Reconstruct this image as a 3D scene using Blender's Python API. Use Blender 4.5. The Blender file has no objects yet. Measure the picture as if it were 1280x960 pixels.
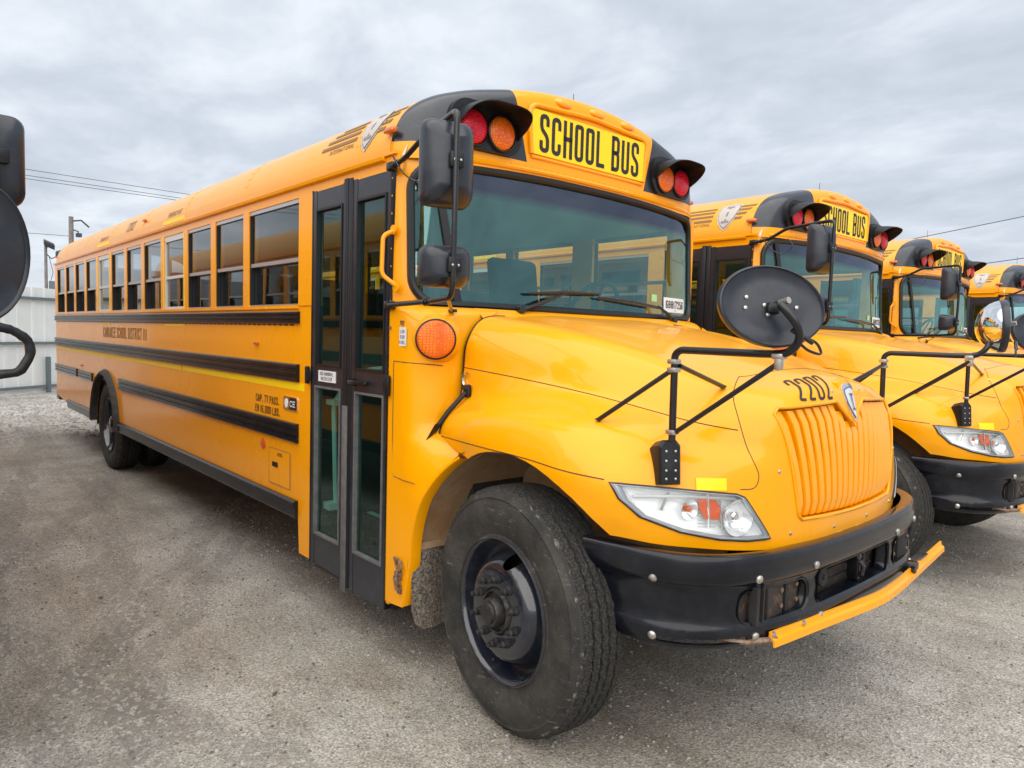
import bpy, bmesh, math, random
from mathutils import Vector, Matrix
from mathutils.bvhtree import BVHTree
random.seed(7)
R = math.radians
S = bpy.context.scene
COL = S.collection

# ------------------------------------------------------------------ camera
cam_data = bpy.data.cameras.new('camera')
cam_data.sensor_width = 36.0
cam_data.lens = 886.2 / 1280 * 36
cam_data.clip_start = 0.05
cam_data.clip_end = 1000
cam = bpy.data.objects.new('camera', cam_data)
COL.objects.link(cam)
f_ = Vector((-0.74798265, 0.66030776, -0.06719831)); r_ = Vector((0.66010195, 0.75063917, 0.0283945)); u_ = r_.cross(f_)
CAMP = Vector((2.1815679, -3.08294312, 1.65013116))
cam.matrix_world = Matrix(((r_.x, u_.x, -f_.x, CAMP.x), (r_.y, u_.y, -f_.y, CAMP.y), (r_.z, u_.z, -f_.z, CAMP.z), (0, 0, 0, 1)))
S.camera = cam

# ------------------------------------------------------------------ sky and sun
SUN_EL, SUN_AZ = R(58), R(-45)      # azimuth from +X, counterclockwise
world = bpy.data.worlds.new('World'); S.world = world; world.use_nodes = True
wt = world.node_tree; wn = wt.nodes; wl = wt.links; wn.clear()
wout = wn.new('ShaderNodeOutputWorld'); wbg = wn.new('ShaderNodeBackground')
wsky = wn.new('ShaderNodeTexSky'); wsky.sky_type = 'NISHITA'; wsky.sun_disc = False
wsky.sun_elevation = SUN_EL; wsky.sun_rotation = R(90) - SUN_AZ
wsky.air_density = 1.0; wsky.dust_density = 3.0
wtc = wn.new('ShaderNodeTexCoord')
sep = wn.new('ShaderNodeSeparateXYZ'); wl.new(wtc.outputs['Generated'], sep.inputs[0])
zc = wn.new('ShaderNodeMath'); zc.operation = 'MAXIMUM'; wl.new(sep.outputs['Z'], zc.inputs[0]); zc.inputs[1].default_value = 0.0
za = wn.new('ShaderNodeMath'); za.operation = 'ADD'; wl.new(zc.outputs[0], za.inputs[0]); za.inputs[1].default_value = 0.16
dx = wn.new('ShaderNodeMath'); dx.operation = 'DIVIDE'; wl.new(sep.outputs['X'], dx.inputs[0]); wl.new(za.outputs[0], dx.inputs[1])
dy = wn.new('ShaderNodeMath'); dy.operation = 'DIVIDE'; wl.new(sep.outputs['Y'], dy.inputs[0]); wl.new(za.outputs[0], dy.inputs[1])
cmb = wn.new('ShaderNodeCombineXYZ'); wl.new(dx.outputs[0], cmb.inputs[0]); wl.new(dy.outputs[0], cmb.inputs[1])
n1 = wn.new('ShaderNodeTexNoise'); n1.inputs['Scale'].default_value = 2.4; n1.inputs['Detail'].default_value = 9; n1.inputs['Roughness'].default_value = 0.56
n1.inputs['Distortion'].default_value = 0.25
wmp = wn.new('ShaderNodeMapping'); wmp.inputs['Rotation'].default_value = (0, 0, R(40)); wmp.inputs['Scale'].default_value = (1.0, 1.35, 1)
wl.new(cmb.outputs[0], wmp.inputs[0]); wl.new(wmp.outputs[0], n1.inputs['Vector'])
n2 = wn.new('ShaderNodeTexNoise'); n2.inputs['Scale'].default_value = 0.55; n2.inputs['Detail'].default_value = 4
wl.new(cmb.outputs[0], n2.inputs['Vector'])
nm = wn.new('ShaderNodeMath'); nm.operation = 'ADD'; wl.new(n1.outputs[0], nm.inputs[0]); wl.new(n2.outputs[0], nm.inputs[1])
ramp = wn.new('ShaderNodeValToRGB'); wl.new(nm.outputs[0], ramp.inputs[0])
nm2 = wn.new('ShaderNodeMath'); nm2.operation = 'MULTIPLY'; wl.new(nm.outputs[0], nm2.inputs[0]); nm2.inputs[1].default_value = 0.5
wl.new(nm2.outputs[0], ramp.inputs[0])
e = ramp.color_ramp.elements
e[0].position = 0.38; e[0].color = (0.32, 0.355, 0.405, 1)
e[1].position = 0.62; e[1].color = (0.52, 0.55, 0.59, 1)
m_ = ramp.color_ramp.elements.new(0.50); m_.color = (0.395, 0.43, 0.48, 1)
skm = wn.new('ShaderNodeMix'); skm.data_type = 'RGBA'; skm.inputs[0].default_value = 0.93
sks = wn.new('ShaderNodeMix'); sks.data_type = 'RGBA'; sks.blend_type = 'MULTIPLY'; sks.inputs[0].default_value = 1.0
wl.new(wsky.outputs[0], sks.inputs[6]); sks.inputs[7].default_value = (1, 1, 1, 1)
cls = wn.new('ShaderNodeMix'); cls.data_type = 'RGBA'; cls.blend_type = 'MULTIPLY'; cls.inputs[0].default_value = 1.0
wl.new(ramp.outputs[0], cls.inputs[6]); cls.inputs[7].default_value = (10, 10, 10, 1)
cls.clamp_result = False
wl.new(sks.outputs[2], skm.inputs[6]); wl.new(cls.outputs[2], skm.inputs[7])
wl.new(skm.outputs[2], wbg.inputs[0]); wbg.inputs[1].default_value = 0.1
wl.new(wbg.outputs[0], wout.inputs[0])
sun_data = bpy.data.lights.new('sun', 'SUN'); sun_data.energy = 2.3; sun_data.angle = R(105); sun_data.color = (1.0, 0.95, 0.88)
sun = bpy.data.objects.new('sun', sun_data); COL.objects.link(sun)
sd = Vector((math.cos(SUN_EL) * math.cos(SUN_AZ), math.cos(SUN_EL) * math.sin(SUN_AZ), math.sin(SUN_EL)))
sun.rotation_euler = sd.to_track_quat('Z', 'Y').to_euler()
S.view_settings.view_transform = 'Standard'; S.view_settings.look = 'None'
S.view_settings.exposure = 0.80; S.view_settings.gamma = 1.0
S.render.engine = 'CYCLES'
S.cycles.max_bounces = 8; S.cycles.transparent_max_bounces = 16

# ------------------------------------------------------------------ materials
MATS = {}
def mat(name, col, rough=0.5, metal=0.0, coat=0.0, noise=None, bump=None, spec=0.5, coat_rough=0.05):
    """noise = (scale, colour2, lo, hi); bump = (scale, strength, distance)"""
    m = bpy.data.materials.new(name); m.use_nodes = True; MATS[name] = m
    nt = m.node_tree; b = nt.nodes['Principled BSDF']
    b.inputs['Base Color'].default_value = (*col, 1); b.inputs['Roughness'].default_value = rough
    b.inputs['Metallic'].default_value = metal; b.inputs['Coat Weight'].default_value = coat
    b.inputs['Coat Roughness'].default_value = coat_rough; b.inputs['Specular IOR Level'].default_value = spec
    tc = nt.nodes.new('ShaderNodeTexCoord')
    if noise:
        n = nt.nodes.new('ShaderNodeTexNoise'); n.inputs['Scale'].default_value = noise[0]; n.inputs['Detail'].default_value = 8
        n.inputs['Roughness'].default_value = 0.65
        nt.links.new(tc.outputs['Object'], n.inputs['Vector'])
        cr = nt.nodes.new('ShaderNodeValToRGB'); cr.color_ramp.elements[0].position = noise[2]; cr.color_ramp.elements[1].position = noise[3]
        cr.color_ramp.elements[0].color = (*col, 1); cr.color_ramp.elements[1].color = (*noise[1], 1)
        nt.links.new(n.outputs[0], cr.inputs[0]); nt.links.new(cr.outputs[0], b.inputs['Base Color'])
        m['ramp'] = cr.name
    if bump:
        n = nt.nodes.new('ShaderNodeTexNoise'); n.inputs['Scale'].default_value = bump[0]; n.inputs['Detail'].default_value = 6
        nt.links.new(tc.outputs['Object'], n.inputs['Vector'])
        bp = nt.nodes.new('ShaderNodeBump'); bp.inputs['Strength'].default_value = bump[1]; bp.inputs['Distance'].default_value = bump[2]
        nt.links.new(n.outputs[0], bp.inputs['Height']); nt.links.new(bp.outputs[0], b.inputs['Normal'])
    return m

def paint_mat(name, col, dirt):
    m = mat(name, col, 0.38, 0, 0.45, coat_rough=0.07, spec=0.2)
    nt = m.node_tree; b = nt.nodes['Principled BSDF']; L = nt.links
    tc = nt.nodes.new('ShaderNodeTexCoord')
    def noise(scale, detail=6, vec=None, rough=.6):
        n = nt.nodes.new('ShaderNodeTexNoise'); n.inputs['Scale'].default_value = scale; n.inputs['Detail'].default_value = detail
        n.inputs['Roughness'].default_value = rough
        L.new(vec or tc.outputs['Object'], n.inputs['Vector']); return n
    big = noise(1.3); fine = noise(38, 8)
    mp = nt.nodes.new('ShaderNodeMapping'); mp.inputs['Scale'].default_value = (9, 9, 0.8); L.new(tc.outputs['Object'], mp.inputs[0])
    streak = noise(1.6, 6, mp.outputs[0])
    # chalky weathering, stronger on upward faces (settled dust)
    geo = nt.nodes.new('ShaderNodeNewGeometry'); sp = nt.nodes.new('ShaderNodeSeparateXYZ'); L.new(geo.outputs['Normal'], sp.inputs[0])
    up = nt.nodes.new('ShaderNodeMapRange'); up.inputs['From Min'].default_value = 0.55; up.inputs['From Max'].default_value = 1.0
    up.inputs['To Min'].default_value = 0.0; up.inputs['To Max'].default_value = 0.5; L.new(sp.outputs['Z'], up.inputs['Value'])
    a = nt.nodes.new('ShaderNodeMapRange'); a.inputs['From Min'].default_value = 0.38; a.inputs['From Max'].default_value = 0.75
    a.inputs['To Min'].default_value = 0.0; a.inputs['To Max'].default_value = dirt; L.new(big.outputs[0], a.inputs['Value'])
    s2 = nt.nodes.new('ShaderNodeMapRange'); s2.inputs['From Min'].default_value = 0.5; s2.inputs['From Max'].default_value = 0.8
    s2.inputs['To Min'].default_value = 0.0; s2.inputs['To Max'].default_value = dirt * 1.3; L.new(streak.outputs[0], s2.inputs['Value'])
    um = nt.nodes.new('ShaderNodeMath'); um.operation = 'MULTIPLY'; L.new(up.outputs[0], um.inputs[0]); L.new(fine.outputs[0], um.inputs[1])
    ad = nt.nodes.new('ShaderNodeMath'); ad.operation = 'ADD'; L.new(a.outputs[0], ad.inputs[0]); L.new(s2.outputs[0], ad.inputs[1])
    ad2 = nt.nodes.new('ShaderNodeMath'); ad2.operation = 'ADD'; ad2.use_clamp = True; L.new(ad.outputs[0], ad2.inputs[0]); L.new(um.outputs[0], ad2.inputs[1])
    mx = nt.nodes.new('ShaderNodeMix'); mx.data_type = 'RGBA'; L.new(ad2.outputs[0], mx.inputs[0])
    mx.inputs[6].default_value = (*col, 1); mx.inputs[7].default_value = (col[0] * .80 + .04, col[1] * .88 + .05, col[2] + .02, 1)
    # tiny dark chips and specks
    ch = nt.nodes.new('ShaderNodeTexVoronoi'); ch.inputs['Scale'].default_value = 26; L.new(tc.outputs['Object'], ch.inputs['Vector'])
    cm = nt.nodes.new('ShaderNodeMath'); cm.operation = 'LESS_THAN'; L.new(ch.outputs['Distance'], cm.inputs[0]); cm.inputs[1].default_value = 0.045
    cn = noise(3, 2); cg = nt.nodes.new('ShaderNodeMath'); cg.operation = 'GREATER_THAN'; L.new(cn.outputs[0], cg.inputs[0]); cg.inputs[1].default_value = 0.56
    cc = nt.nodes.new('ShaderNodeMath'); cc.operation = 'MULTIPLY'; L.new(cm.outputs[0], cc.inputs[0]); L.new(cg.outputs[0], cc.inputs[1])
    cf = nt.nodes.new('ShaderNodeMath'); cf.operation = 'MULTIPLY'; L.new(cc.outputs[0], cf.inputs[0]); cf.inputs[1].default_value = 0.6
    mx2 = nt.nodes.new('ShaderNodeMix'); mx2.data_type = 'RGBA'; L.new(cf.outputs[0], mx2.inputs[0]); L.new(mx.outputs[2], mx2.inputs[6]); mx2.inputs[7].default_value = (.12, .06, .03, 1)
    L.new(mx2.outputs[2], b.inputs['Base Color'])
    rr = nt.nodes.new('ShaderNodeMapRange'); L.new(ad2.outputs[0], rr.inputs['Value']); rr.inputs['To Min'].default_value = 0.27; rr.inputs['To Max'].default_value = 0.6
    L.new(rr.outputs[0], b.inputs['Roughness'])
    bp = nt.nodes.new('ShaderNodeBump'); bp.inputs['Strength'].default_value = 0.07; bp.inputs['Distance'].default_value = 0.004
    bn = noise(3.5, 2); L.new(bn.outputs[0], bp.inputs['Height']); L.new(bp.outputs[0], b.inputs['Normal']); L.new(bp.outputs[0], b.inputs['Coat Normal'])
    return m
YEL = (0.95, 0.376, 0.0)
paint_mat('bus_yellow', YEL, 0.10)
paint_mat('roof_yellow', (0.86, 0.38, 0.02), 0.30)
mat('reflective_yellow', (0.98, 0.68, 0.0), 0.4)
mat('sign_yellow', (0.98, 0.68, 0.0), 0.35, bump=(300, .1, .0005))
mat('black_paint', (0.017, 0.021, 0.030), 0.34, 0, 0.3, noise=(9, (0.045, 0.052, 0.066), .5, .85))
mat('bumper_black', (0.004, 0.005, 0.009), 0.22, 0, 0.2, spec=.32, noise=(7, (0.018, 0.019, 0.022), .45, .85), bump=(9, .12, .004))
mat('black_plastic', (0.008, 0.009, 0.011), 0.38, spec=.35, noise=(14, (0.035, 0.036, 0.04), .5, .9), bump=(240, .12, .001))
mat('grey_plastic', (0.020, 0.024, 0.034), 0.28, spec=.45, noise=(6, (0.058, 0.064, 0.074), .45, .9), bump=(420, .18, .001))
mat('black_metal', (0.008, 0.008, 0.010), 0.26, 0, 0.2, noise=(30, (0.05, 0.045, 0.04), .6, .9))
mat('rail_black', (0.007, 0.008, 0.011), 0.24, 0, 0.1, spec=.3, noise=(5, (0.035, 0.036, 0.04), .5, .9))
mat('rubber', (0.028, 0.028, 0.03), 0.7, noise=(12, (0.085, 0.08, 0.075), .45, .85))
mat('gasket', (0.008, 0.009, 0.012), 0.42)
mat('worn_rubber', (0.10, 0.098, 0.098), 0.75, noise=(18, (0.17, 0.165, 0.16), .4, .8))
mat('decal_black', (0.016, 0.015, 0.015), 0.5)
mat('faded_decal', (0.24, 0.13, 0.045), 0.55)
mat('emblem_silver', (0.50, 0.46, 0.42), 0.4)
mat('emblem_grey', (0.24, 0.21, 0.21), 0.4)
mat('dark_interior', (0.012, 0.013, 0.014), 0.8)
mat('underbody', (0.018, 0.017, 0.016), 0.85, noise=(5, (0.05, 0.042, 0.035), .45, .8))
mat('seat_vinyl', (0.06, 0.085, 0.08), 0.6)
mat('interior_wall', (0.45, 0.50, 0.48), 0.6)
mat('ceiling_white', (0.70, 0.74, 0.72), 0.6)
mat('step_tread', (0.55, 0.62, 0.58), 0.5)
mat('floor_rubber', (0.03, 0.035, 0.035), 0.6)
mat('aluminium', (0.62, 0.63, 0.65), 0.32, 0.8)
mat('white_frame', (0.62, 0.63, 0.62), 0.4)
mat('steel', (0.55, 0.52, 0.48), 0.35, 0.9)
mat('rusty_steel', (0.30, 0.22, 0.16), 0.55, 0.5, noise=(60, (0.12, 0.04, 0.015), .4, .65))
mat('rusty_dark', (0.035, 0.028, 0.024), 0.7, 0.2, noise=(26, (0.16, 0.085, 0.045), .52, .75))
mat('rim_black', (0.010, 0.013, 0.022), 0.18, 0.0, 0.8, noise=(11, (0.045, 0.046, 0.05), .48, .85))
mat('hub_dirty', (0.022, 0.021, 0.021), 0.5, 0.2, noise=(30, (0.085, 0.075, 0.065), .48, .78))
def lens_mat(name, col, dark):
    m = mat(name, col, 0.28, 0, 0.2, spec=.35); nt = m.node_tree; b = nt.nodes['Principled BSDF']; L = nt.links
    tc = nt.nodes.new('ShaderNodeTexCoord'); v = nt.nodes.new('ShaderNodeTexVoronoi'); v.feature = 'DISTANCE_TO_EDGE'; v.inputs['Scale'].default_value = 78; v.inputs['Randomness'].default_value = .25
    mp = nt.nodes.new('ShaderNodeMapping'); mp.inputs['Scale'].default_value = (.15, 1, 1); L.new(tc.outputs['Object'], mp.inputs[0]); L.new(mp.outputs[0], v.inputs['Vector'])
    cr = nt.nodes.new('ShaderNodeValToRGB'); e = cr.color_ramp.elements; e[0].position = .06; e[0].color = (*dark, 1); e[1].position = .24; e[1].color = (*col, 1)
    L.new(v.outputs['Distance'], cr.inputs[0]); L.new(cr.outputs[0], b.inputs['Base Color'])
    bp = nt.nodes.new('ShaderNodeBump'); bp.inputs['Strength'].default_value = .7; bp.inputs['Distance'].default_value = .004; L.new(v.outputs['Distance'], bp.inputs['Height']); L.new(bp.outputs[0], b.inputs['Normal'])
lens_mat('amber_lens', (1.0, 0.27, 0.02), (0.70, 0.10, 0.006))
lens_mat('red_lens', (0.92, 0.018, 0.05), (0.35, 0.0, 0.01))
mat('amber_body', (0.62, 0.13, 0.01), 0.25, 0, 0.4)
mat('cap_amber', (0.95, 0.36, 0.0), 0.2, 0, 0.5)
mat('white_label', (0.75, 0.77, 0.78), 0.5)
mat('green_label', (0.35, 0.65, 0.30), 0.5)
mat('mirror_glass', (0.85, 0.86, 0.87), 0.03, 1.0)
mat('chrome', (0.8, 0.8, 0.82), 0.12, 1.0)
mat('reflector_silver', (0.88, 0.89, 0.90), 0.22, 0.75)
mat('bezel_grey', (0.42, 0.44, 0.47), 0.25, 0.4)
mat('bowl_white', (0.90, 0.91, 0.92), 0.35, 0.2)
mat('shield_silver', (0.62, 0.63, 0.66), 0.4, 0.1)
mat('shield_blue', (0.10, 0.14, 0.24), 0.4)
mat('reflector_red', (0.62, 0.10, 0.02), 0.3, 0, 0.4)
mat('liner_dirt', (0.34, 0.18, 0.075), 0.85, noise=(5, (0.46, 0.34, 0.22), .35, .75), bump=(25, .4, .01))
mat('white_metal_sheet', (0.72, 0.76, 0.76), 0.5, noise=(1.2, (0.60, 0.63, 0.63), .4, .8))
mat('grey_rail', (0.12, 0.155, 0.17), 0.5)
mat('wood_pole', (0.22, 0.20, 0.18), 0.9, noise=(5, (0.13, 0.11, 0.10), .4, .7))
mat('cable', (0.05, 0.055, 0.06), 0.7)
mat('stone', (0.42, 0.41, 0.39), 0.9, noise=(2, (0.22, 0.21, 0.20), .3, .7))
mat('lamp_dark', (0.03, 0.035, 0.04), 0.4)

def side_pos_node(nt):
    tc = nt.nodes.new('ShaderNodeTexCoord'); return tc.outputs['Object']

def mudflap_mat():
    m = mat('mudflap', (0.06, 0.055, 0.05), 0.95)
    nt = m.node_tree; b = nt.nodes['Principled BSDF']; L = nt.links
    o = side_pos_node(nt)
    n = nt.nodes.new('ShaderNodeTexNoise'); n.inputs['Scale'].default_value = 70; n.inputs['Detail'].default_value = 8; n.inputs['Roughness'].default_value = .8
    L.new(o, n.inputs['Vector'])
    cr = nt.nodes.new('ShaderNodeValToRGB'); cr.color_ramp.elements[0].position = .42; cr.color_ramp.elements[1].position = .6
    cr.color_ramp.elements[0].color = (0.05, 0.045, 0.04, 1); cr.color_ramp.elements[1].color = (0.34, 0.28, 0.22, 1)
    L.new(n.outputs[0], cr.inputs[0]); L.new(cr.outputs[0], b.inputs['Base Color'])
    bp = nt.nodes.new('ShaderNodeBump'); bp.inputs['Strength'].default_value = .6; bp.inputs['Distance'].default_value = .006
    L.new(n.outputs[0], bp.inputs['Height']); L.new(bp.outputs[0], b.inputs['Normal'])
mudflap_mat()

def tyre_mat():
    m = mat('tyre_rubber', (0.03, 0.03, 0.03), 0.8)
    nt = m.node_tree; b = nt.nodes['Principled BSDF']; L = nt.links
    o = side_pos_node(nt)
    def N(scale, det=8, ro=.7):
        n = nt.nodes.new('ShaderNodeTexNoise'); n.inputs['Scale'].default_value = scale; n.inputs['Detail'].default_value = det; n.inputs['Roughness'].default_value = ro
        L.new(o, n.inputs['Vector']); return n
    n = N(5); n2 = N(75, 4, .8)
    cr = nt.nodes.new('ShaderNodeValToRGB'); e = cr.color_ramp.elements
    e[0].position = .38; e[0].color = (0.014, 0.0135, 0.013, 1); e[1].position = .70; e[1].color = (0.060, 0.055, 0.047, 1)
    L.new(n.outputs[0], cr.inputs[0])
    c2 = nt.nodes.new('ShaderNodeValToRGB'); e = c2.color_ramp.elements
    e[0].position = .60; e[0].color = (0, 0, 0, 1); e[1].position = .70; e[1].color = (1, 1, 1, 1)
    L.new(n2.outputs[0], c2.inputs[0])
    # curb scuffs: pale marks, stretched
    mp = nt.nodes.new('ShaderNodeMapping'); mp.inputs['Scale'].default_value = (3, 3, 14); L.new(o, mp.inputs[0])
    n3 = nt.nodes.new('ShaderNodeTexNoise'); n3.inputs['Scale'].default_value = 3.5; n3.inputs['Detail'].default_value = 9; n3.inputs['Roughness'].default_value = .75; L.new(mp.outputs[0], n3.inputs['Vector'])
    c3 = nt.nodes.new('ShaderNodeValToRGB'); e = c3.color_ramp.elements
    e[0].position = .59; e[0].color = (0, 0, 0, 1); e[1].position = .70; e[1].color = (.85, .85, .85, 1); L.new(n3.outputs[0], c3.inputs[0])
    mxa = nt.nodes.new('ShaderNodeMath'); mxa.operation = 'MULTIPLY'; L.new(c2.outputs[0], mxa.inputs[0]); mxa.inputs[1].default_value = .35
    mxb = nt.nodes.new('ShaderNodeMath'); mxb.operation = 'MAXIMUM'; L.new(mxa.outputs[0], mxb.inputs[0]); L.new(c3.outputs[0], mxb.inputs[1])
    mx = nt.nodes.new('ShaderNodeMix'); mx.data_type = 'RGBA'; L.new(mxb.outputs[0], mx.inputs[0]); L.new(cr.outputs[0], mx.inputs[6]); mx.inputs[7].default_value = (.22, .20, .17, 1)
    L.new(mx.outputs[2], b.inputs['Base Color'])
    bp = nt.nodes.new('ShaderNodeBump'); bp.inputs['Strength'].default_value = .35; bp.inputs['Distance'].default_value = .004
    L.new(n2.outputs[0], bp.inputs['Height']); L.new(bp.outputs[0], b.inputs['Normal'])
    # worn tread: finely broken, dusty
    m2 = mat('tread_rubber', (0.03, 0.03, 0.03), 0.85)
    nt = m2.node_tree; b = nt.nodes['Principled BSDF']; L = nt.links
    tc = nt.nodes.new('ShaderNodeTexCoord')
    v = nt.nodes.new('ShaderNodeTexNoise'); v.inputs['Scale'].default_value = 110; v.inputs['Detail'].default_value = 7; v.inputs['Roughness'].default_value = .8; L.new(tc.outputs['Object'], v.inputs['Vector'])
    cr = nt.nodes.new('ShaderNodeValToRGB'); e = cr.color_ramp.elements
    e[0].position = .48; e[0].color = (0.011, 0.0105, 0.010, 1); e[1].position = .72; e[1].color = (0.12, 0.108, 0.09, 1)
    L.new(v.outputs[0], cr.inputs[0]); L.new(cr.outputs[0], b.inputs['Base Color'])
    bp = nt.nodes.new('ShaderNodeBump'); bp.inputs['Strength'].default_value = .8; bp.inputs['Distance'].default_value = .006
    L.new(v.outputs[0], bp.inputs['Height']); L.new(bp.outputs[0], b.inputs['Normal'])
tyre_mat()
mat('tyre_edge', (0.03, 0.028, 0.026), 0.9, noise=(22, (0.24, 0.22, 0.18), .54, .68), bump=(120, .5, .003))

def glass_mat(name, tint, refl, rough=0.02, band=None, ripple=0.0, gcol=(.96, 1, 1)):
    m = bpy.data.materials.new(name); m.use_nodes = True; MATS[name] = m
    nt = m.node_tree; nt.nodes.clear(); L = nt.links
    out = nt.nodes.new('ShaderNodeOutputMaterial'); tr = nt.nodes.new('ShaderNodeBsdfTransparent'); gl = nt.nodes.new('ShaderNodeBsdfGlossy')
    gl.inputs['Roughness'].default_value = rough; gl.inputs['Color'].default_value = (*gcol, 1)
    tr.inputs['Color'].default_value = (*tint, 1)
    geo = nt.nodes.new('ShaderNodeNewGeometry')
    dt = nt.nodes.new('ShaderNodeVectorMath'); dt.operation = 'DOT_PRODUCT'; L.new(geo.outputs['Normal'], dt.inputs[0]); L.new(geo.outputs['Incoming'], dt.inputs[1])
    def M(op, a, b=None):
        n = nt.nodes.new('ShaderNodeMath'); n.operation = op
        for i, q in enumerate((a, b)):
            if q is None: continue
            if isinstance(q, (int, float)): n.inputs[i].default_value = q
            else: L.new(q, n.inputs[i])
        return n.outputs[0]
    fac = M('ADD', M('MULTIPLY', M('POWER', M('SUBTRACT', 1.0, M('ABSOLUTE', dt.outputs['Value'])), 4.2), 1 - refl), refl)   # two-surface Schlick
    mix = nt.nodes.new('ShaderNodeMixShader')
    L.new(fac, mix.inputs[0]); L.new(tr.outputs[0], mix.inputs[1]); L.new(gl.outputs[0], mix.inputs[2]); L.new(mix.outputs[0], out.inputs[0])
    if band:
        tc = nt.nodes.new('ShaderNodeTexCoord'); sp = nt.nodes.new('ShaderNodeSeparateXYZ'); L.new(tc.outputs['Object'], sp.inputs[0])
        r = nt.nodes.new('ShaderNodeMapRange'); r.inputs['From Min'].default_value = band[0]; r.inputs['From Max'].default_value = band[1]; L.new(sp.outputs['Z'], r.inputs['Value'])
        mx = nt.nodes.new('ShaderNodeMix'); mx.data_type = 'RGBA'; L.new(r.outputs[0], mx.inputs[0]); mx.inputs[6].default_value = (*tint, 1); mx.inputs[7].default_value = (*band[2], 1)
        L.new(mx.outputs[2], tr.inputs['Color'])
        mg = nt.nodes.new('ShaderNodeMix'); mg.data_type = 'RGBA'; L.new(r.outputs[0], mg.inputs[0]); mg.inputs[6].default_value = (*gcol, 1); mg.inputs[7].default_value = (.50, .56, .74, 1); L.new(mg.outputs[2], gl.inputs['Color'])  # navy reflection along the top edge painted into the glossy colour
    if ripple:
        tc = nt.nodes.new('ShaderNodeTexCoord'); n = nt.nodes.new('ShaderNodeTexNoise'); n.inputs['Scale'].default_value = 2.2; n.inputs['Detail'].default_value = 1
        L.new(tc.outputs['Object'], n.inputs['Vector']); bp = nt.nodes.new('ShaderNodeBump'); bp.inputs['Strength'].default_value = ripple; bp.inputs['Distance'].default_value = .01
        L.new(n.outputs[0], bp.inputs['Height']); L.new(bp.outputs[0], gl.inputs['Normal'])
    return m
glass_mat('windshield_glass', (0.74, 0.97, 0.94), 0.17, band=(2.35, 2.40, (0.10, 0.14, 0.22)), ripple=.03, gcol=(.50, .95, .93))
glass_mat('driver_side_glass', (0.78, 0.85, 0.83), 0.08)
glass_mat('tinted_glass', (0.36, 0.40, 0.42), 0.14, ripple=.05)
glass_mat('door_glass', (0.42, 0.68, 0.62), 0.10, ripple=.05, gcol=(.75, 1, .98))
lens_mat('turn_amber', (1.0, 0.24, 0.01), (0.80, 0.13, 0.004))
glass_mat('clear_lens', (0.97, 0.98, 0.98), 0.03)

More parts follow.
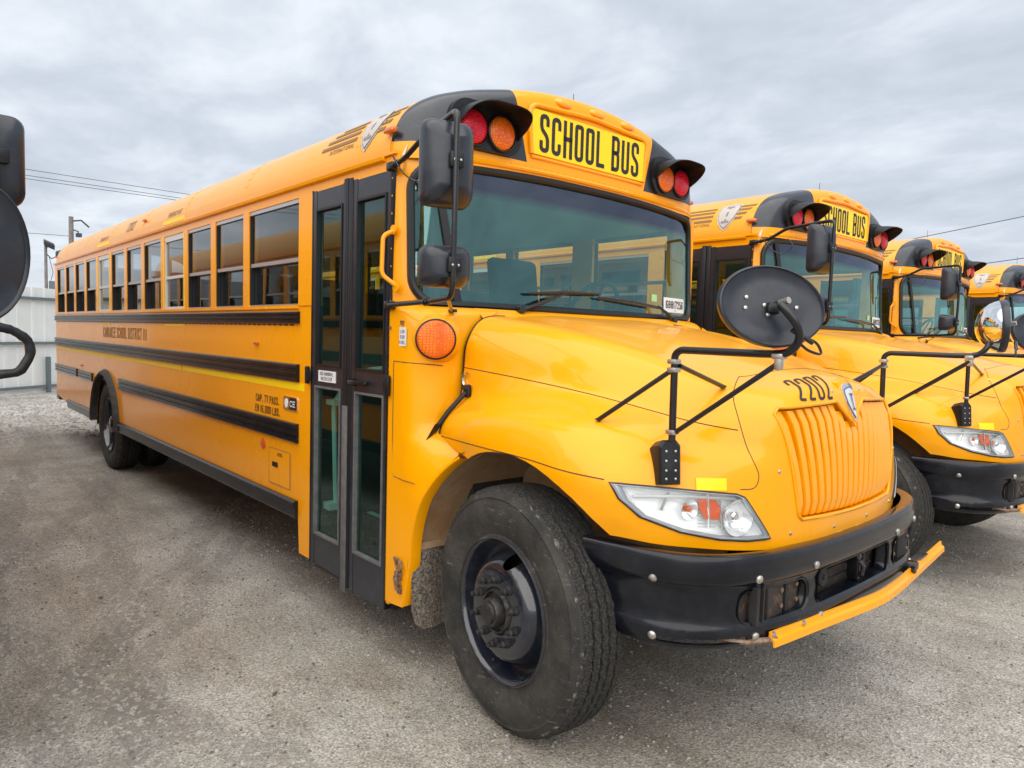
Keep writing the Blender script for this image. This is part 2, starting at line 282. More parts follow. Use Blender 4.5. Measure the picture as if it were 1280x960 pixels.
# ------------------------------------------------------------------ mesh helpers
class MB:
    """collects shapes that become ONE mesh object"""
    def __init__(s): s.v = []; s.f = []; s.m = []; s.mats = []
    def mi(s, name):
        if name not in s.mats: s.mats.append(name)
        return s.mats.index(name)
    def add(s, vs, fs, m=None):
        b = len(s.v); s.v += [tuple(v) for v in vs]; k = s.mi(m) if m else 0
        for f in fs: s.f.append(tuple(i + b for i in f)); s.m.append(k)
    def box(s, x0, x1, y0, y1, z0, z1, m=None, bev=0.0):
        if bev:
            bm = bmesh.new(); bmesh.ops.create_cube(bm, size=1)
            for v in bm.verts: v.co = Vector(((x0 + x1) / 2 + v.co.x * (x1 - x0), (y0 + y1) / 2 + v.co.y * (y1 - y0), (z0 + z1) / 2 + v.co.z * (z1 - z0)))
            bmesh.ops.bevel(bm, geom=bm.edges[:], offset=bev, segments=2, profile=.5, affect='EDGES')
            s.addbm(bm, m); return
        v = [(x0, y0, z0), (x1, y0, z0), (x1, y1, z0), (x0, y1, z0), (x0, y0, z1), (x1, y0, z1), (x1, y1, z1), (x0, y1, z1)]
        s.add(v, [(0, 3, 2, 1), (4, 5, 6, 7), (0, 1, 5, 4), (1, 2, 6, 5), (2, 3, 7, 6), (3, 0, 4, 7)], m)
    def addbm(s, bm, m=None, M=None):
        bm.verts.index_update()
        s.add([(M @ v.co) if M else v.co for v in bm.verts], [[v.index for v in f.verts] for f in bm.faces], m); bm.free()
    def obox(s, c, ax, ay, az, m=None, bev=0.0):
        """box centred at c with half-extent vectors ax, ay, az"""
        c, ax, ay, az = map(Vector, (c, ax, ay, az))
        if bev:
            bm = bmesh.new(); bmesh.ops.create_cube(bm, size=2)
            lx, ly, lz = ax.length, ay.length, az.length
            for v in bm.verts: v.co = Vector((v.co.x * lx, v.co.y * ly, v.co.z * lz))
            bmesh.ops.bevel(bm, geom=bm.edges[:], offset=bev, segments=2, profile=.5, affect='EDGES')
            A, B, Cc = ax.normalized(), ay.normalized(), az.normalized()
            bm.verts.index_update()
            s.add([c + A * v.co.x + B * v.co.y + Cc * v.co.z for v in bm.verts], [[v.index for v in f.verts] for f in bm.faces], m); bm.free(); return
        v = [c + i * ax + j * ay + k * az for k in (-1, 1) for (i, j) in ((-1, -1), (1, -1), (1, 1), (-1, 1))]
        s.add(v, [(0, 3, 2, 1), (4, 5, 6, 7), (0, 1, 5, 4), (1, 2, 6, 5), (2, 3, 7, 6), (3, 0, 4, 7)], m)
    def tube(s, pts, r, m=None, n=10, cap=True, closed=False):
        pts = [Vector(p) for p in pts]; rs = r if isinstance(r, (list, tuple)) else [r] * len(pts)
        base = len(pts); rings = []; prev = None
        for i, p in enumerate(pts):
            if closed: d = (pts[(i + 1) % base] - pts[i - 1])
            else: d = (pts[min(i + 1, base - 1)] - pts[max(i - 1, 0)])
            d.normalize()
            if prev is None:
                a = Vector((0, 0, 1)) if abs(d.z) < .9 else Vector((1, 0, 0)); x = d.cross(a).normalized()
            else: x = (prev - d * prev.dot(d)).normalized()
            prev = x; y = d.cross(x)
            rings.append([p + (x * math.cos(t) + y * math.sin(t)) * rs[i] for t in [2 * math.pi * k / n for k in range(n)]])
        v = [q for ring in rings for q in ring]; f = []
        for i in range(base if closed else base - 1):
            a, b = i * n, ((i + 1) % base) * n
            for k in range(n): f.append((a + k, a + (k + 1) % n, b + (k + 1) % n, b + k))
        if cap and not closed: f.append(tuple(range(n - 1, -1, -1))); f.append(tuple((base - 1) * n + k for k in range(n)))
        s.add(v, f, m)
    def cyl(s, a, b, r, m=None, n=16, r2=None): s.tube([a, b], [r, r2 if r2 is not None else r], m, n)
    def lathe(s, prof, c, axis, m=None, n=32, start=None):
        """prof: list of (radius, offset along axis)"""
        c = Vector(c); d = Vector(axis).normalized(); a = Vector((0, 0, 1)) if abs(d.z) < .9 else Vector((1, 0, 0)); x = d.cross(a).normalized(); y = d.cross(x)
        v = []; f = []
        for (r, o) in prof:
            for k in range(n):
                t = 2 * math.pi * k / n; v.append(c + d * o + (x * math.cos(t) + y * math.sin(t)) * r)
        for i in range(len(prof) - 1):
            for k in range(n):
                a0, a1, b0, b1 = i * n + k, i * n + (k + 1) % n, (i + 1) * n + k, (i + 1) * n + (k + 1) % n
                f.append((a0, a1, b1, b0))
        if prof[0][0] > 1e-4 and start: f.append(tuple(range(n - 1, -1, -1)))
        s.add(v, f, m)
    def prism(s, out, fn, t0, t1, m=None):
        """2-D outline (a,b), fn(a,b,t)->xyz, between t0 and t1"""
        n = len(out); v = [fn(a, b, t0) for a, b in out] + [fn(a, b, t1) for a, b in out]
        f = [tuple(range(n)), tuple(range(2 * n - 1, n - 1, -1))] + [(i, i + n, (i + 1) % n + n, (i + 1) % n) for i in range(n)]
        s.add(v, f, m)
    def grid(s, rows, m=None, closeu=False):
        nr, nc = len(rows), len(rows[0]); v = [p for r in rows for p in r]; f = []
        for i in range(nr - 1):
            for j in range(nc if closeu else nc - 1):
                f.append((i * nc + j, i * nc + (j + 1) % nc, (i + 1) * nc + (j + 1) % nc, (i + 1) * nc + j))
        s.add(v, f, m)
    def mirror(s, keep=True):
        n = len(s.v)
        if keep:
            s.v += [(x, -y, z) for x, y, z in s.v]; s.f += [tuple(i + n for i in reversed(f)) for f in s.f]; s.m += s.m[:]
        else:
            s.v = [(x, -y, z) for x, y, z in s.v]; s.f = [tuple(reversed(f)) for f in s.f]
        return s
    def mesh(s, name, m, smooth=40, merge=False, recalc=False):
        me = bpy.data.meshes.new(name); me.from_pydata(s.v, [], s.f)
        names = s.mats if s.mats else [m]
        if s.mats and m and m not in names: pass
        for k in names: me.materials.append(MATS[k])
        if s.mats:
            for p, k in zip(me.polygons, s.m): p.material_index = k
        if merge or recalc:
            bm = bmesh.new(); bm.from_mesh(me)
            if merge: bmesh.ops.remove_doubles(bm, verts=bm.verts, dist=merge if merge is not True else 1e-5)
            if recalc: bmesh.ops.recalc_face_normals(bm, faces=bm.faces)
            bm.to_mesh(me); bm.free()
        if smooth:
            me.shade_smooth(); me.set_sharp_from_angle(angle=R(smooth))
        me.validate(); me.update()
        return me
    def build(s, name, m=None, parent=None, smooth=40, label=None, kind=None, merge=False, recalc=False):
        o = bpy.data.objects.new(name, s.mesh(name, m, smooth, merge, recalc)); COL.objects.link(o)
        if parent is not None: o.parent = parent
        if label: o['label'] = label
        if kind: o['kind'] = kind
        return o
def MBx(*names):
    return MB()

def link(name, me, parent=None, label=None, kind=None):
    o = bpy.data.objects.new(name, me); COL.objects.link(o)
    if parent is not None: o.parent = parent
    if label: o['label'] = label
    if kind: o['kind'] = kind
    return o
def bm_mesh(name, bm, mats, smooth=40):
    me = bpy.data.meshes.new(name); bm.to_mesh(me); bm.free()
    for k in mats: me.materials.append(MATS[k])
    if smooth: me.shade_smooth(); me.set_sharp_from_angle(angle=R(smooth))
    return me
def solidify(me, name, th, offset=-1, smooth=40):
    """real thickness for a shell, evaluated to a plain mesh"""
    o = bpy.data.objects.new('tmp', me); COL.objects.link(o)
    md = o.modifiers.new('s', 'SOLIDIFY'); md.thickness = th; md.offset = offset; md.use_even_offset = False
    dg = bpy.context.evaluated_depsgraph_get(); me2 = bpy.data.meshes.new_from_object(o.evaluated_get(dg)); me2.name = name
    bpy.data.objects.remove(o)
    if smooth: me2.shade_smooth(); me2.set_sharp_from_angle(angle=R(smooth))
    return me2

def spline(pts, n, pre=None, post=None):
    """chord-length Hermite curve through pts, n samples per span"""
    P = [Vector(p) for p in pts]; N = len(P)
    E = ([Vector(pre)] if pre is not None else [2 * P[0] - P[1]]) + P + ([Vector(post)] if post is not None else [2 * P[-1] - P[-2]])
    T = []
    for i in range(1, N + 1):
        a, b, c = E[i - 1], E[i], E[i + 1]; d0 = max((b - a).length, 1e-6); d1 = max((c - b).length, 1e-6)
        T.append(((b - a) / d0 * d1 + (c - b) / d1 * d0) / (d0 + d1))
    out = []
    for i in range(N - 1):
        L = (P[i + 1] - P[i]).length
        for k in range(n):
            t = k / n; h00 = 2 * t**3 - 3 * t**2 + 1; h10 = t**3 - 2 * t**2 + t; h01 = -2 * t**3 + 3 * t**2; h11 = t**3 - t**2
            out.append(P[i] * h00 + T[i] * (h10 * L) + P[i + 1] * h01 + T[i + 1] * (h11 * L))
    out.append(P[-1]); return out
def arcpath(pts, r, n=6):
    """polyline with rounded corners, 3-D"""
    P = [Vector(p) for p in pts]; out = [P[0]]
    for i in range(1, len(P) - 1):
        a, b, c = P[i - 1], P[i], P[i + 1]; u = (a - b); v = (c - b); k = min(r, u.length * .48, v.length * .48)
        p0 = b + u.normalized() * k; p1 = b + v.normalized() * k
        for j in range(n + 1):
            t = j / n; out.append(p0 * (1 - t)**2 + b * 2 * t * (1 - t) + p1 * t * t)
    out.append(P[-1]); return out
def rrect(w, h, r, n=5):
    out = []
    for cx, cy, a0 in ((w / 2 - r, h / 2 - r, 0), (-w / 2 + r, h / 2 - r, 90), (-w / 2 + r, -h / 2 + r, 180), (w / 2 - r, -h / 2 + r, 270)):
        for k in range(n + 1):
            a = R(a0 + 90 * k / n); out.append((cx + r * math.cos(a), cy + r * math.sin(a)))
    return out
def cut_prism(bm, poly, axis, rng, margin=0.06):
    """cut a convex window (2-D polygon) through bm along an axis and delete what is inside"""
    ia, ib = [(1, 2), (0, 2), (0, 1)][axis]
    A0 = min(p[0] for p in poly) - margin; A1 = max(p[0] for p in poly) + margin
    B0 = min(p[1] for p in poly) - margin; B1 = max(p[1] for p in poly) + margin
    area = sum(poly[i][0] * poly[(i + 1) % len(poly)][1] - poly[(i + 1) % len(poly)][0] * poly[i][1] for i in range(len(poly)))
    if area < 0: poly = poly[::-1]
    def near(f):
        if not (rng[0] < f.calc_center_median()[axis] < rng[1]): return False
        xs = [v.co[ia] for v in f.verts]; ys = [v.co[ib] for v in f.verts]
        return max(xs) > A0 and min(xs) < A1 and max(ys) > B0 and min(ys) < B1
    planes = []
    for i in range(len(poly)):
        p, q = poly[i], poly[(i + 1) % len(poly)]; d = (q[0] - p[0], q[1] - p[1]); no = [0, 0, 0]; co = [0, 0, 0]
        no[ia] = d[1]; no[ib] = -d[0]; co[ia] = p[0]; co[ib] = p[1]; no = Vector(no)
        if no.length < 1e-9: continue
        planes.append((Vector(co), no.normalized()))
    for co, no in planes:
        fs = [f for f in bm.faces if near(f)]
        geom = set(fs)
        for f in fs: geom.update(f.edges); geom.update(f.verts)
        bmesh.ops.bisect_plane(bm, geom=list(geom), dist=1e-6, plane_co=co, plane_no=no)
    dele = []
    for f in bm.faces:
        c = f.calc_center_median()
        if rng[0] < c[axis] < rng[1] and all((c - co).dot(no) < 1e-6 for co, no in planes): dele.append(f)
    bmesh.ops.delete(bm, geom=dele, context='FACES')

# ------------------------------------------------------------------ lettering (stroked block letters)
GL = {
 'A': [([(0, 0), (.12, .5), (.5, 1), (.88, .5), (1, 0)], .0), ([(.14, .33), (.86, .33)], 0)],
 'B': [([(0, 0), (0, 1)], 0), ([(0, 1), (1, 1), (1, .53), (0, .53)], .5), ([(0, .53), (1, .53), (1, 0), (0, 0)], .5)],
 'C': [([(1, .72), (1, 1), (0, 1), (0, 0), (1, 0), (1, .28)], .5)],
 'D': [([(0, 0), (0, 1)], 0), ([(0, 1), (1, 1), (1, 0), (0, 0)], .5)],
 'E': [([(1, 1), (0, 1), (0, 0), (1, 0)], 0), ([(0, .52), (.85, .52)], 0)],
 'F': [([(1, 1), (0, 1), (0, 0)], 0), ([(0, .52), (.85, .52)], 0)],
 'G': [([(1, .75), (1, 1), (0, 1), (0, 0), (1, 0), (1, .45), (.55, .45)], .45)],
 'H': [([(0, 0), (0, 1)], 0), ([(1, 0), (1, 1)], 0), ([(0, .52), (1, .52)], 0)],
 'I': [([(.5, 0), (.5, 1)], 0)], 'J': [([(0, .25), (0, 0), (1, 0), (1, 1)], .5)],
 'K': [([(0, 0), (0, 1)], 0), ([(1, 1), (.1, .5), (1, 0)], 0)],
 'L': [([(0, 1), (0, 0), (1, 0)], 0)], 'M': [([(0, 0), (0, 1), (.5, .35), (1, 1), (1, 0)], 0)],
 'N': [([(0, 0), (0, 1), (1, 0), (1, 1)], 0)], 'O': [([(.5, 1), (0, 1), (0, 0), (1, 0), (1, 1), (.5, 1)], .5)],
 'P': [([(0, 0), (0, 1)], 0), ([(0, 1), (1, 1), (1, .47), (0, .47)], .5)],
 'R': [([(0, 0), (0, 1)], 0), ([(0, 1), (1, 1), (1, .5), (0, .5)], .5), ([(.45, .5), (1, 0)], 0)],
 'S': [([(1, .74), (1, 1), (0, 1), (0, .62), (1, .40), (1, 0), (0, 0), (0, .26)], .5)],
 'T': [([(0, 1), (1, 1)], 0), ([(.5, 1), (.5, 0)], 0)], 'U': [([(0, 1), (0, 0), (1, 0), (1, 1)], .5)],
 'V': [([(0, 1), (.5, 0), (1, 1)], 0)], 'W': [([(0, 1), (.25, 0), (.5, .7), (.75, 0), (1, 1)], 0)],
 'X': [([(0, 0), (1, 1)], 0), ([(0, 1), (1, 0)], 0)], 'Y': [([(0, 1), (.5, .5), (1, 1)], 0), ([(.5, .5), (.5, 0)], 0)],
 'Z': [([(0, 1), (1, 1), (0, 0), (1, 0)], 0)],
 '0': [([(.5, 1), (0, 1), (0, 0), (1, 0), (1, 1), (.5, 1)], .5)], '1': [([(.2, .8), (.55, 1), (.55, 0)], 0)],
 '2': [([(0, .72), (0, 1), (1, 1), (1, .55), (0, 0), (1, 0)], .4)], '3': [([(0, .8), (0, 1), (1, 1), (1, .53), (.4, .53)], .4), ([(.4, .53), (1, .53), (1, 0), (0, 0), (0, .2)], .4)],
 '5': [([(1, 1), (0, 1), (0, .58), (1, .58), (1, 0), (0, 0), (0, .2)], .35)], '6': [([(1, .8), (1, 1), (0, 1), (0, 0), (1, 0), (1, .55), (0, .55)], .45)],
 '7': [([(0, 1), (1, 1), (.35, 0)], 0)], '8': [([(.5, .53), (0, .53), (0, 1), (1, 1), (1, .53), (.5, .53)], .45), ([(.5, .53), (0, .53), (0, 0), (1, 0), (1, .53), (.5, .53)], .45)],
 '9': [([(0, .2), (0, 0), (1, 0), (1, 1), (0, 1), (0, .45), (1, .45)], .45)],
 '.': [([(.4, 0), (.4, .08)], 0)], ',': [([(.45, .08), (.3, -.15)], 0)], '-': [([(.1, .5), (.9, .5)], 0)], "'": [([(.5, 1), (.5, .75)], 0)],
}
def letters(mb, text, fn, h, wr=.36, sw=.14, gap=.20, centre=True, m=None, seg=.25):
    """text height h; wr, sw, gap are letter width, stroke and spacing as fractions of h; fn(u,v)->xyz"""
    adv = []; x = 0
    for ch in text:
        w = wr * (.3 if ch in "1I.,'" else 1)
        adv.append((x, w)); x += (w + sw + gap) if ch != ' ' else (wr * .9)
    total = x - gap - sw; off = -total / 2 if centre else 0
    for ch, (x0, w) in zip(text, adv):
        if ch == ' ' or ch not in GL: continue
        hh = 1 - sw
        for pts, r in GL[ch]:
            P = [Vector(((x0 + off) + (p[0] if w == wr or ch not in "1I.,'" else .5) * w, sw / 2 + p[1] * hh, 0)) for p in pts]
            closed = (P[0] - P[-1]).length < 1e-6
            if r: P = arcpath(P, r * wr, 5)
            Q = [P[0]]
            for a, b in zip(P, P[1:]):
                L = (b - a).length
                if L < 1e-6: continue
                k = max(1, int(math.ceil(L / seg)))
                for j in range(1, k + 1): Q.append(a.lerp(b, j / k))
            # square ends are extended a little
            if not closed:
                Q[0] = Q[0] - (Q[1] - Q[0]).normalized() * sw * (.5 if r == 0 else .15); Q[-1] = Q[-1] + (Q[-1] - Q[-2]).normalized() * sw * (.5 if r == 0 else .15)
            n = len(Q); v = []; f = []
            for i in range(n):
                a = Q[i - 1] if i > 0 else (Q[-2] if closed else None); c = Q[i + 1] if i < n - 1 else (Q[1] if closed else None)
                d0 = (Q[i] - a).normalized() if a is not None else None; d1 = (c - Q[i]).normalized() if c is not None else None
                if d0 is None: d0 = d1
                if d1 is None: d1 = d0
                nn = Vector((-(d0.y + d1.y), d0.x + d1.x, 0))
                if nn.length < 1e-6: nn = Vector((-d1.y, d1.x, 0))
                nn.normalize(); cosv = max(.45, nn.dot(Vector((-d1.y, d1.x, 0)))); o = nn * (sw / 2 / cosv)
                for q in (Q[i] + o, Q[i] - o): v.append(fn(q.x * h, q.y * h))
            for i in range(n - 1): f.append((2 * i, 2 * i + 1, 2 * i + 3, 2 * i + 2))
            mb.add(v, f, m)

def tag(o, label, cat, group=None):
    o['label'] = label; o['category'] = cat
    if group: o['group'] = group
    return o
def empty(name, loc=(0, 0, 0), rz=0):
    o = bpy.data.objects.new(name, None); COL.objects.link(o); o.location = loc; o.rotation_euler = (0, 0, rz); o.empty_display_size = .3
    return o
def struct(o): o['kind'] = 'structure'; return o

# ================================================================== THE SCHOOL BUS (front axle at origin, nose to +X, door side -Y)
W = 1.22
XR = -10.05
PX0, PP = -2.709, 0.6552                       # first window pillar and pitch
def xs_side(fn, flip=False):
    return fn
SEC = [(1.22, 2.50), (1.222, 2.56), (1.20, 2.64), (1.145, 2.735), (1.05, 2.815), (.90, 2.880), (.70, 2.935), (.46, 2.985), (.22, 3.012), (0, 3.020)]
_half = spline([(-y, z, 0) for y, z in SEC], 4, post=(.22, 3.012, 0))
ROOF = [(p.x, p.y) for p in _half] + [(-p.x, p.y) for p in reversed(_half[:-1])]
_al = [0.0]
for a, b in zip(_half, _half[1:]): _al.append(_al[-1] + (b - a).length)
def roofpt(x, s, up=0.0):
    """point on the door-side roof, s metres up the curve from the gutter"""
    s = max(0, min(s, _al[-1] - 1e-4)); i = 0
    while _al[i + 1] < s: i += 1
    t = (s - _al[i]) / (_al[i + 1] - _al[i]); p = _half[i].lerp(_half[i + 1], t); d = (_half[i + 1] - _half[i]).normalized()
    return Vector((x, p.x - d.y * up, p.y + d.x * up))
PF = [(-.655, 0), (-.658, .4), (-.672, .7), (-.698, .95), (-.735, 1.085), (-.785, 1.168), (-.83, 1.206), (-.88, 1.22)]
_pf = spline([(x, y, 0) for x, y in PF], 6, pre=(-.658, -.4, 0))
def frontx(y):
    y = abs(y)
    for a, b in zip(_pf, _pf[1:]):
        if a.y <= y <= b.y: return a.x + (b.x - a.x) * (y - a.y) / max(b.y - a.y, 1e-6)
    return -.88

def make_bus():
    bus = empty('school_bus')
    hid = {}
    # ---------------------------------------------------------------- body sides
    arch = [(-6.94 + .60 * math.cos(R(a)), .50 + .60 * math.sin(R(a))) for a in range(180, -1, -6)]
    AR, AF = arch[0][0], arch[-1][0]
    side = [(XR, .62), (-9.15, .53), (AR, .53)] + [p for p in arch if p[1] > .53] + [(AF, .53), (-1.875, .53), (-1.855, .29), (-1.70, .29), (-1.70, 1.795), (XR, 1.795)]
    m = MB(); m.prism(side, lambda a, b, t: (a, t, b), -W, -W + .03, None)
    m.build('side_panel', 'bus_yellow', bus, recalc=True)
    sideL = [(XR, .62), (-9.15, .53), (AR, .53)] + [p for p in arch if p[1] > .53] + [(AF, .53), (-.80, .53), (-.80, 1.795), (XR, 1.795)]
    m = MB(); m.prism(sideL, lambda a, b, t: (a, t, b), W, W - .03)
    m.build('side_panel', 'bus_yellow', bus, recalc=True)
    # belt under the windows, header above them
    for s in (-1, 1):
        xe = -1.70 if s < 0 else -.80
        m = MB(); m.box(XR, xe, s * (W - .03), s * (W + .004), 2.435, 2.502)
        m.build('window_header', 'bus_yellow', bus)
        m = MB(); m.box(XR, -1.88, s * (W - .05), s * (W + .012), 1.780, 1.800)
        m.build('window_sill', 'bus_yellow', bus)
    m = MB(); m.prism([(-.8, 2.505), (-1.71, 2.505), (-1.71, 2.440), (-.8, 2.440)], lambda a, b, t: (a, t, b), -W - .003, -W + .03)
    m.build('door_header', 'bus_yellow', bus, recalc=True)
    # pillars
    pil = []
    for k in range(12):
        c = PX0 - PP * k
        w = .050
        if k == 11: pil.append((XR, c + w))
        else: pil.append((c - w, c + w))
    mesh_cache = {}
    def pillar(x0, x1, s, z1=2.436, name='window_pillar'):
        m = MB(); m.box(x0, x1, s * (W - .06), s * (W + .006), 1.796, z1); return m.build(name, 'bus_yellow', bus)
    for s in (-1, 1):
        for (a, b) in pil: pillar(a, b, s)
    pillar(-1.88, -1.70, -1, 2.436, 'door_pillar'); pillar(-1.92, -1.70, 1)
    pillar(-.98, -.80, 1)
    # left side driver's window is between -1.70 and -.98
    # ---------------------------------------------------------------- windows
    wins = []
    prev = -1.88
    for k in range(12):
        wins.append((pil[k][1], prev, k in (3, 7))); prev = pil[k][0]
    def window(x0, x1, s, exitw):
        gm = 'tinted_glass' if s < 0 else 'driver_side_glass'
        fm = MB(); fr = 'white_frame' if exitw else 'aluminium'
        z0, z1, zm = 1.800, 2.436, 2.075
        yo = s * (W - .002)
        t = .022 if exitw else .010
        def fb(a, b, c, d, y0=.0, y1=.028, mm=None): fm.box(a, b, yo - s * y0, yo - s * y1, c, d, mm or fr)
        fb(x0, x1, z1 - (.050 if exitw else .026), z1)
        fb(x0, x1, z0, z0 + t)
        e = 'white_frame' if exitw else 'gasket'
        fb(x0, x0 + t, z0 + t, z1 - .03, mm=e); fb(x1 - t, x1, z0 + t, z1 - .03, mm=e)
        fb(x0 + t, x1 - t, zm - .012, zm + .012, .004, .03)
        # deep black jambs around the sliding lower sash
        for a, b in ((x0 + t, x0 + t + .008), (x1 - t - .008, x1 - t)): fm.box(a, b, yo - s * .028, yo - s * .062, z0 + t, zm, 'gasket')
        fm.box(x0 + t, x1 - t, yo - s * .045, yo - s * .062, z0 + t, z0 + t + .018, 'gasket')
        f = fm.build('exit_window' if exitw else 'window', None, bus)
        g = MB(); y = yo - s * .014; g.add([(x0 + t, y, zm + .010), (x1 - t, y, zm + .010), (x1 - t, y, z1 - .03), (x0 + t, y, z1 - .03)], [(0, 1, 2, 3)])
        g.build('pane', gm, f, smooth=0)
        y = yo - s * (.016 if exitw else .044); g = MB(); g.add([(x0 + t, y, z0 + t), (x1 - t, y, z0 + t), (x1 - t, y, zm - .010), (x0 + t, y, zm - .010)], [(0, 1, 2, 3)])
        g.build('pane', gm, f, smooth=0)
    for s in (-1, 1):
        for (a, b, ex) in wins: window(a, b if s < 0 else min(b, -1.92), s, ex)
    window(-1.70, -.98, 1, False)
    # ---------------------------------------------------------------- roof
    xsn = [-.87, -.95]; x = -1.2
    while x > XR + .12: xsn.append(x); x -= .3275
    xsn += [XR + .12]
    rows = [[(x, y, z) for (y, z) in ROOF] for x in xsn]
    for dxx, sc in ((.05, .985), (.015, .95), (0, .88), (0, .5)):
        rows.append([(XR + dxx, y * sc, 2.50 + (z - 2.50) * sc) for (y, z) in ROOF])
    m = MB(); m.grid(rows)
    rm = m.mesh('roof', 'roof_yellow', 50, recalc=False)
    me = solidify(rm, 'roof', .025, -1 if True else 1, 50)
    roof = link('roof', me, bus)
    # roof joint bands
    for xj in (-1.20, -2.75, -4.05, -5.36, -6.67, -7.98, -9.29):
        m = MB(); m.grid([[(xj + d, y * (1 + u) , 2.50 + (z - 2.50) * (1 + u) + (u * .2)) for (y, z) in ROOF] for d, u in ((-.028, -.001), (-.027, .0016), (.027, .0016), (.028, -.001))])
        m.build('roof_joint', 'roof_yellow', roof, smooth=30)
    # gutter (drip rail)
    for s in (-1, 1):
        m = MB(); prof = [(W - .002, 2.486), (W + .026, 2.492), (W + .030, 2.508), (W + .024, 2.510), (W + .020, 2.500), (W - .002, 2.520)]
        m.prism([(s * a, b) for a, b in prof], lambda a, b, t: (t, a, b), XR + .02, -.905)
        m.build('drip_rail', 'bus_yellow', bus, recalc=True)
    # ---------------------------------------------------------------- rear wall with door outline
    m = MB(); m.box(XR - .02, XR + .02, -W + .01, W - .01, .60, 2.52); m.build('rear_wall', 'bus_yellow', bus)
    m = MB(); m.box(XR - .24, XR - .022, -W + .03, W - .03, .52, .76, None, .02); m.build('rear_bumper', 'black_paint', bus)
    # ---------------------------------------------------------------- rub rails
    def rail(x0, x1, z0, z1, s, d=.022):
        m = MB(); h = z1 - z0
        prof = [(0, 0), (d * .8, 0), (d, h * .07), (d, h * .24), (d * .55, h * .28), (d * .55, h * .36), (d, h * .40), (d, h * .60), (d * .55, h * .64), (d * .55, h * .72), (d, h * .76), (d, h * .93), (d * .8, h), (0, h)]
        m.prism([(s * (W + a), z0 + b) for a, b in prof], lambda a, b, t: (t, a, b), x0, x1)
        return m.build('rub_rail', 'rail_black', bus, smooth=25, recalc=True)
    for s in (-1, 1):
        rail(XR, -1.865, 1.690, 1.762, s); rail(XR, -1.865, 1.338, 1.445, s)
        rail(XR, -8.50, .965, 1.065, s); rail(-8.38, AR - .05, .963, 1.060, s); rail(AF + .06, -1.87, .965, 1.082, s)
    for s in (-1, 1):
        m = MB(); prof = [(-.03, .500), (.015, .500), (.022, .512), (.022, .566), (.034, .576), (.034, .600), (.02, .610), (0, .610), (0, .53), (-.03, .53)]
        m.prism([(s * (W + a), b) for a, b in prof], lambda a, b, t: (t, a, b), AF + .05, -1.872); m.build('skirt_rail', 'rail_black', bus, smooth=25, recalc=True)
        m = MB(); m.prism([(s * (W + a), b) for a, b in prof], lambda a, b, t: (t, a, b), -9.14, AR - .05); m.build('skirt_rail', 'rail_black', bus, smooth=25, recalc=True)
        # rubber lip around the rear wheel opening
        m = MB(); out = []; 
        for a in range(180, -1, -6):
            ca, sa = math.cos(R(a)), math.sin(R(a)); out.append([(-6.94 + r * ca, s * (W + o), .50 + r * sa) for r, o in ((.578, -.02), (.578, .045), (.598, .055), (.628, .034), (.645, .002))])
        for e_, zz in ((0, .40), (-1, .40)):
            pass
        m.grid(out); m.build('wheel_arch_lip', 'rubber', bus, recalc=True)
    # dashes of the seam under the top rail
    m = MB()
    x = -1.95
    while x > XR + .05: m.box(x - .055, x, -W - .0015, -W + .01, 1.676, 1.686); x -= .085
    m.build('seam_clips', 'gasket', bus, smooth=0, kind='stuff')
    # reflective strips
    for (x0, x1) in ((-4.12, -1.80), (-8.95, -4.16), (XR + .0, -8.97)):
        m = MB(); m.box(x0, x1, -W - .002, -W + .005, 1.285, 1.331); m.build('reflective_strip', 'reflective_yellow', bus, smooth=0)
    for k in (3, 7):
        a, b, _ = wins[k]
        m = MB(); m.box(a + .0, b - .0, -W - .002, -W + .005, 1.655, 1.674); m.build('reflective_strip', 'reflective_yellow', bus, smooth=0)
        m = MB(); m.grid([[tuple(roofpt(x, s, .003)) for x in (a - .02, b + .02)] for s in (.035, .07)]); m.build('reflective_strip', 'reflective_yellow', bus, smooth=0)
        for e_ in (a - .012, b + .012):
            m = MB(); m.box(e_ - .009, e_ + .009, -W - .0085, -W + .005, 1.80, 2.43); m.build('reflective_strip', 'reflective_yellow', bus, smooth=0)
        m = MB(); letters(m, 'EMERGENCY EXIT', lambda u, v: tuple(roofpt((a + b) / 2 + u, .095 + v, .003)), .045, .35, .14, .16); m.build('small_lettering', 'faded_decal', roof, smooth=0)
    # lettering on the side
    m = MB(); letters(m, 'KANKAKEE SCHOOL DISTRICT 111', lambda u, v: (-6.12 + u, -W - .002, 1.51 + v), .115, .34, .12, .185); m.build('side_lettering', 'faded_decal', bus, smooth=0)
    m = MB(); letters(m, 'CAP. 77 PASS.', lambda u, v: (-2.345 + u, -W - .002, 1.168 + v), .050, .38, .15, .16); m.build('side_lettering', 'decal_black', bus, smooth=0)
    m = MB(); letters(m, 'EW 16,000 LBS.', lambda u, v: (-2.345 + u, -W - .002, 1.098 + v), .050, .38, .15, .16); m.build('side_lettering', 'decal_black', bus, smooth=0)
    # CE badge
    m = MB(); m.prism([(-1.98 + a, 1.197 + b) for a, b in rrect(.195, .085, .015)], lambda a, b, t: (a, t, b), -W - .008, -W + .004)
    bd = m.build('model_badge', 'chrome', bus, smooth=30, recalc=True)
    m = MB(); m.prism([(-1.94 + a, 1.197 + b) for a, b in rrect(.105, .072, .01)], lambda a, b, t: (a, t, b), -W - .0095, -W - .004); m.build('badge_field', 'decal_black', bd, recalc=True, smooth=0)
    m = MB(); letters(m, 'CE', lambda u, v: (-1.94 + u, -W - .0115, 1.178 + v), .038, .7, .18, .25); m.build('badge_lettering', 'white_label', bd, smooth=0)
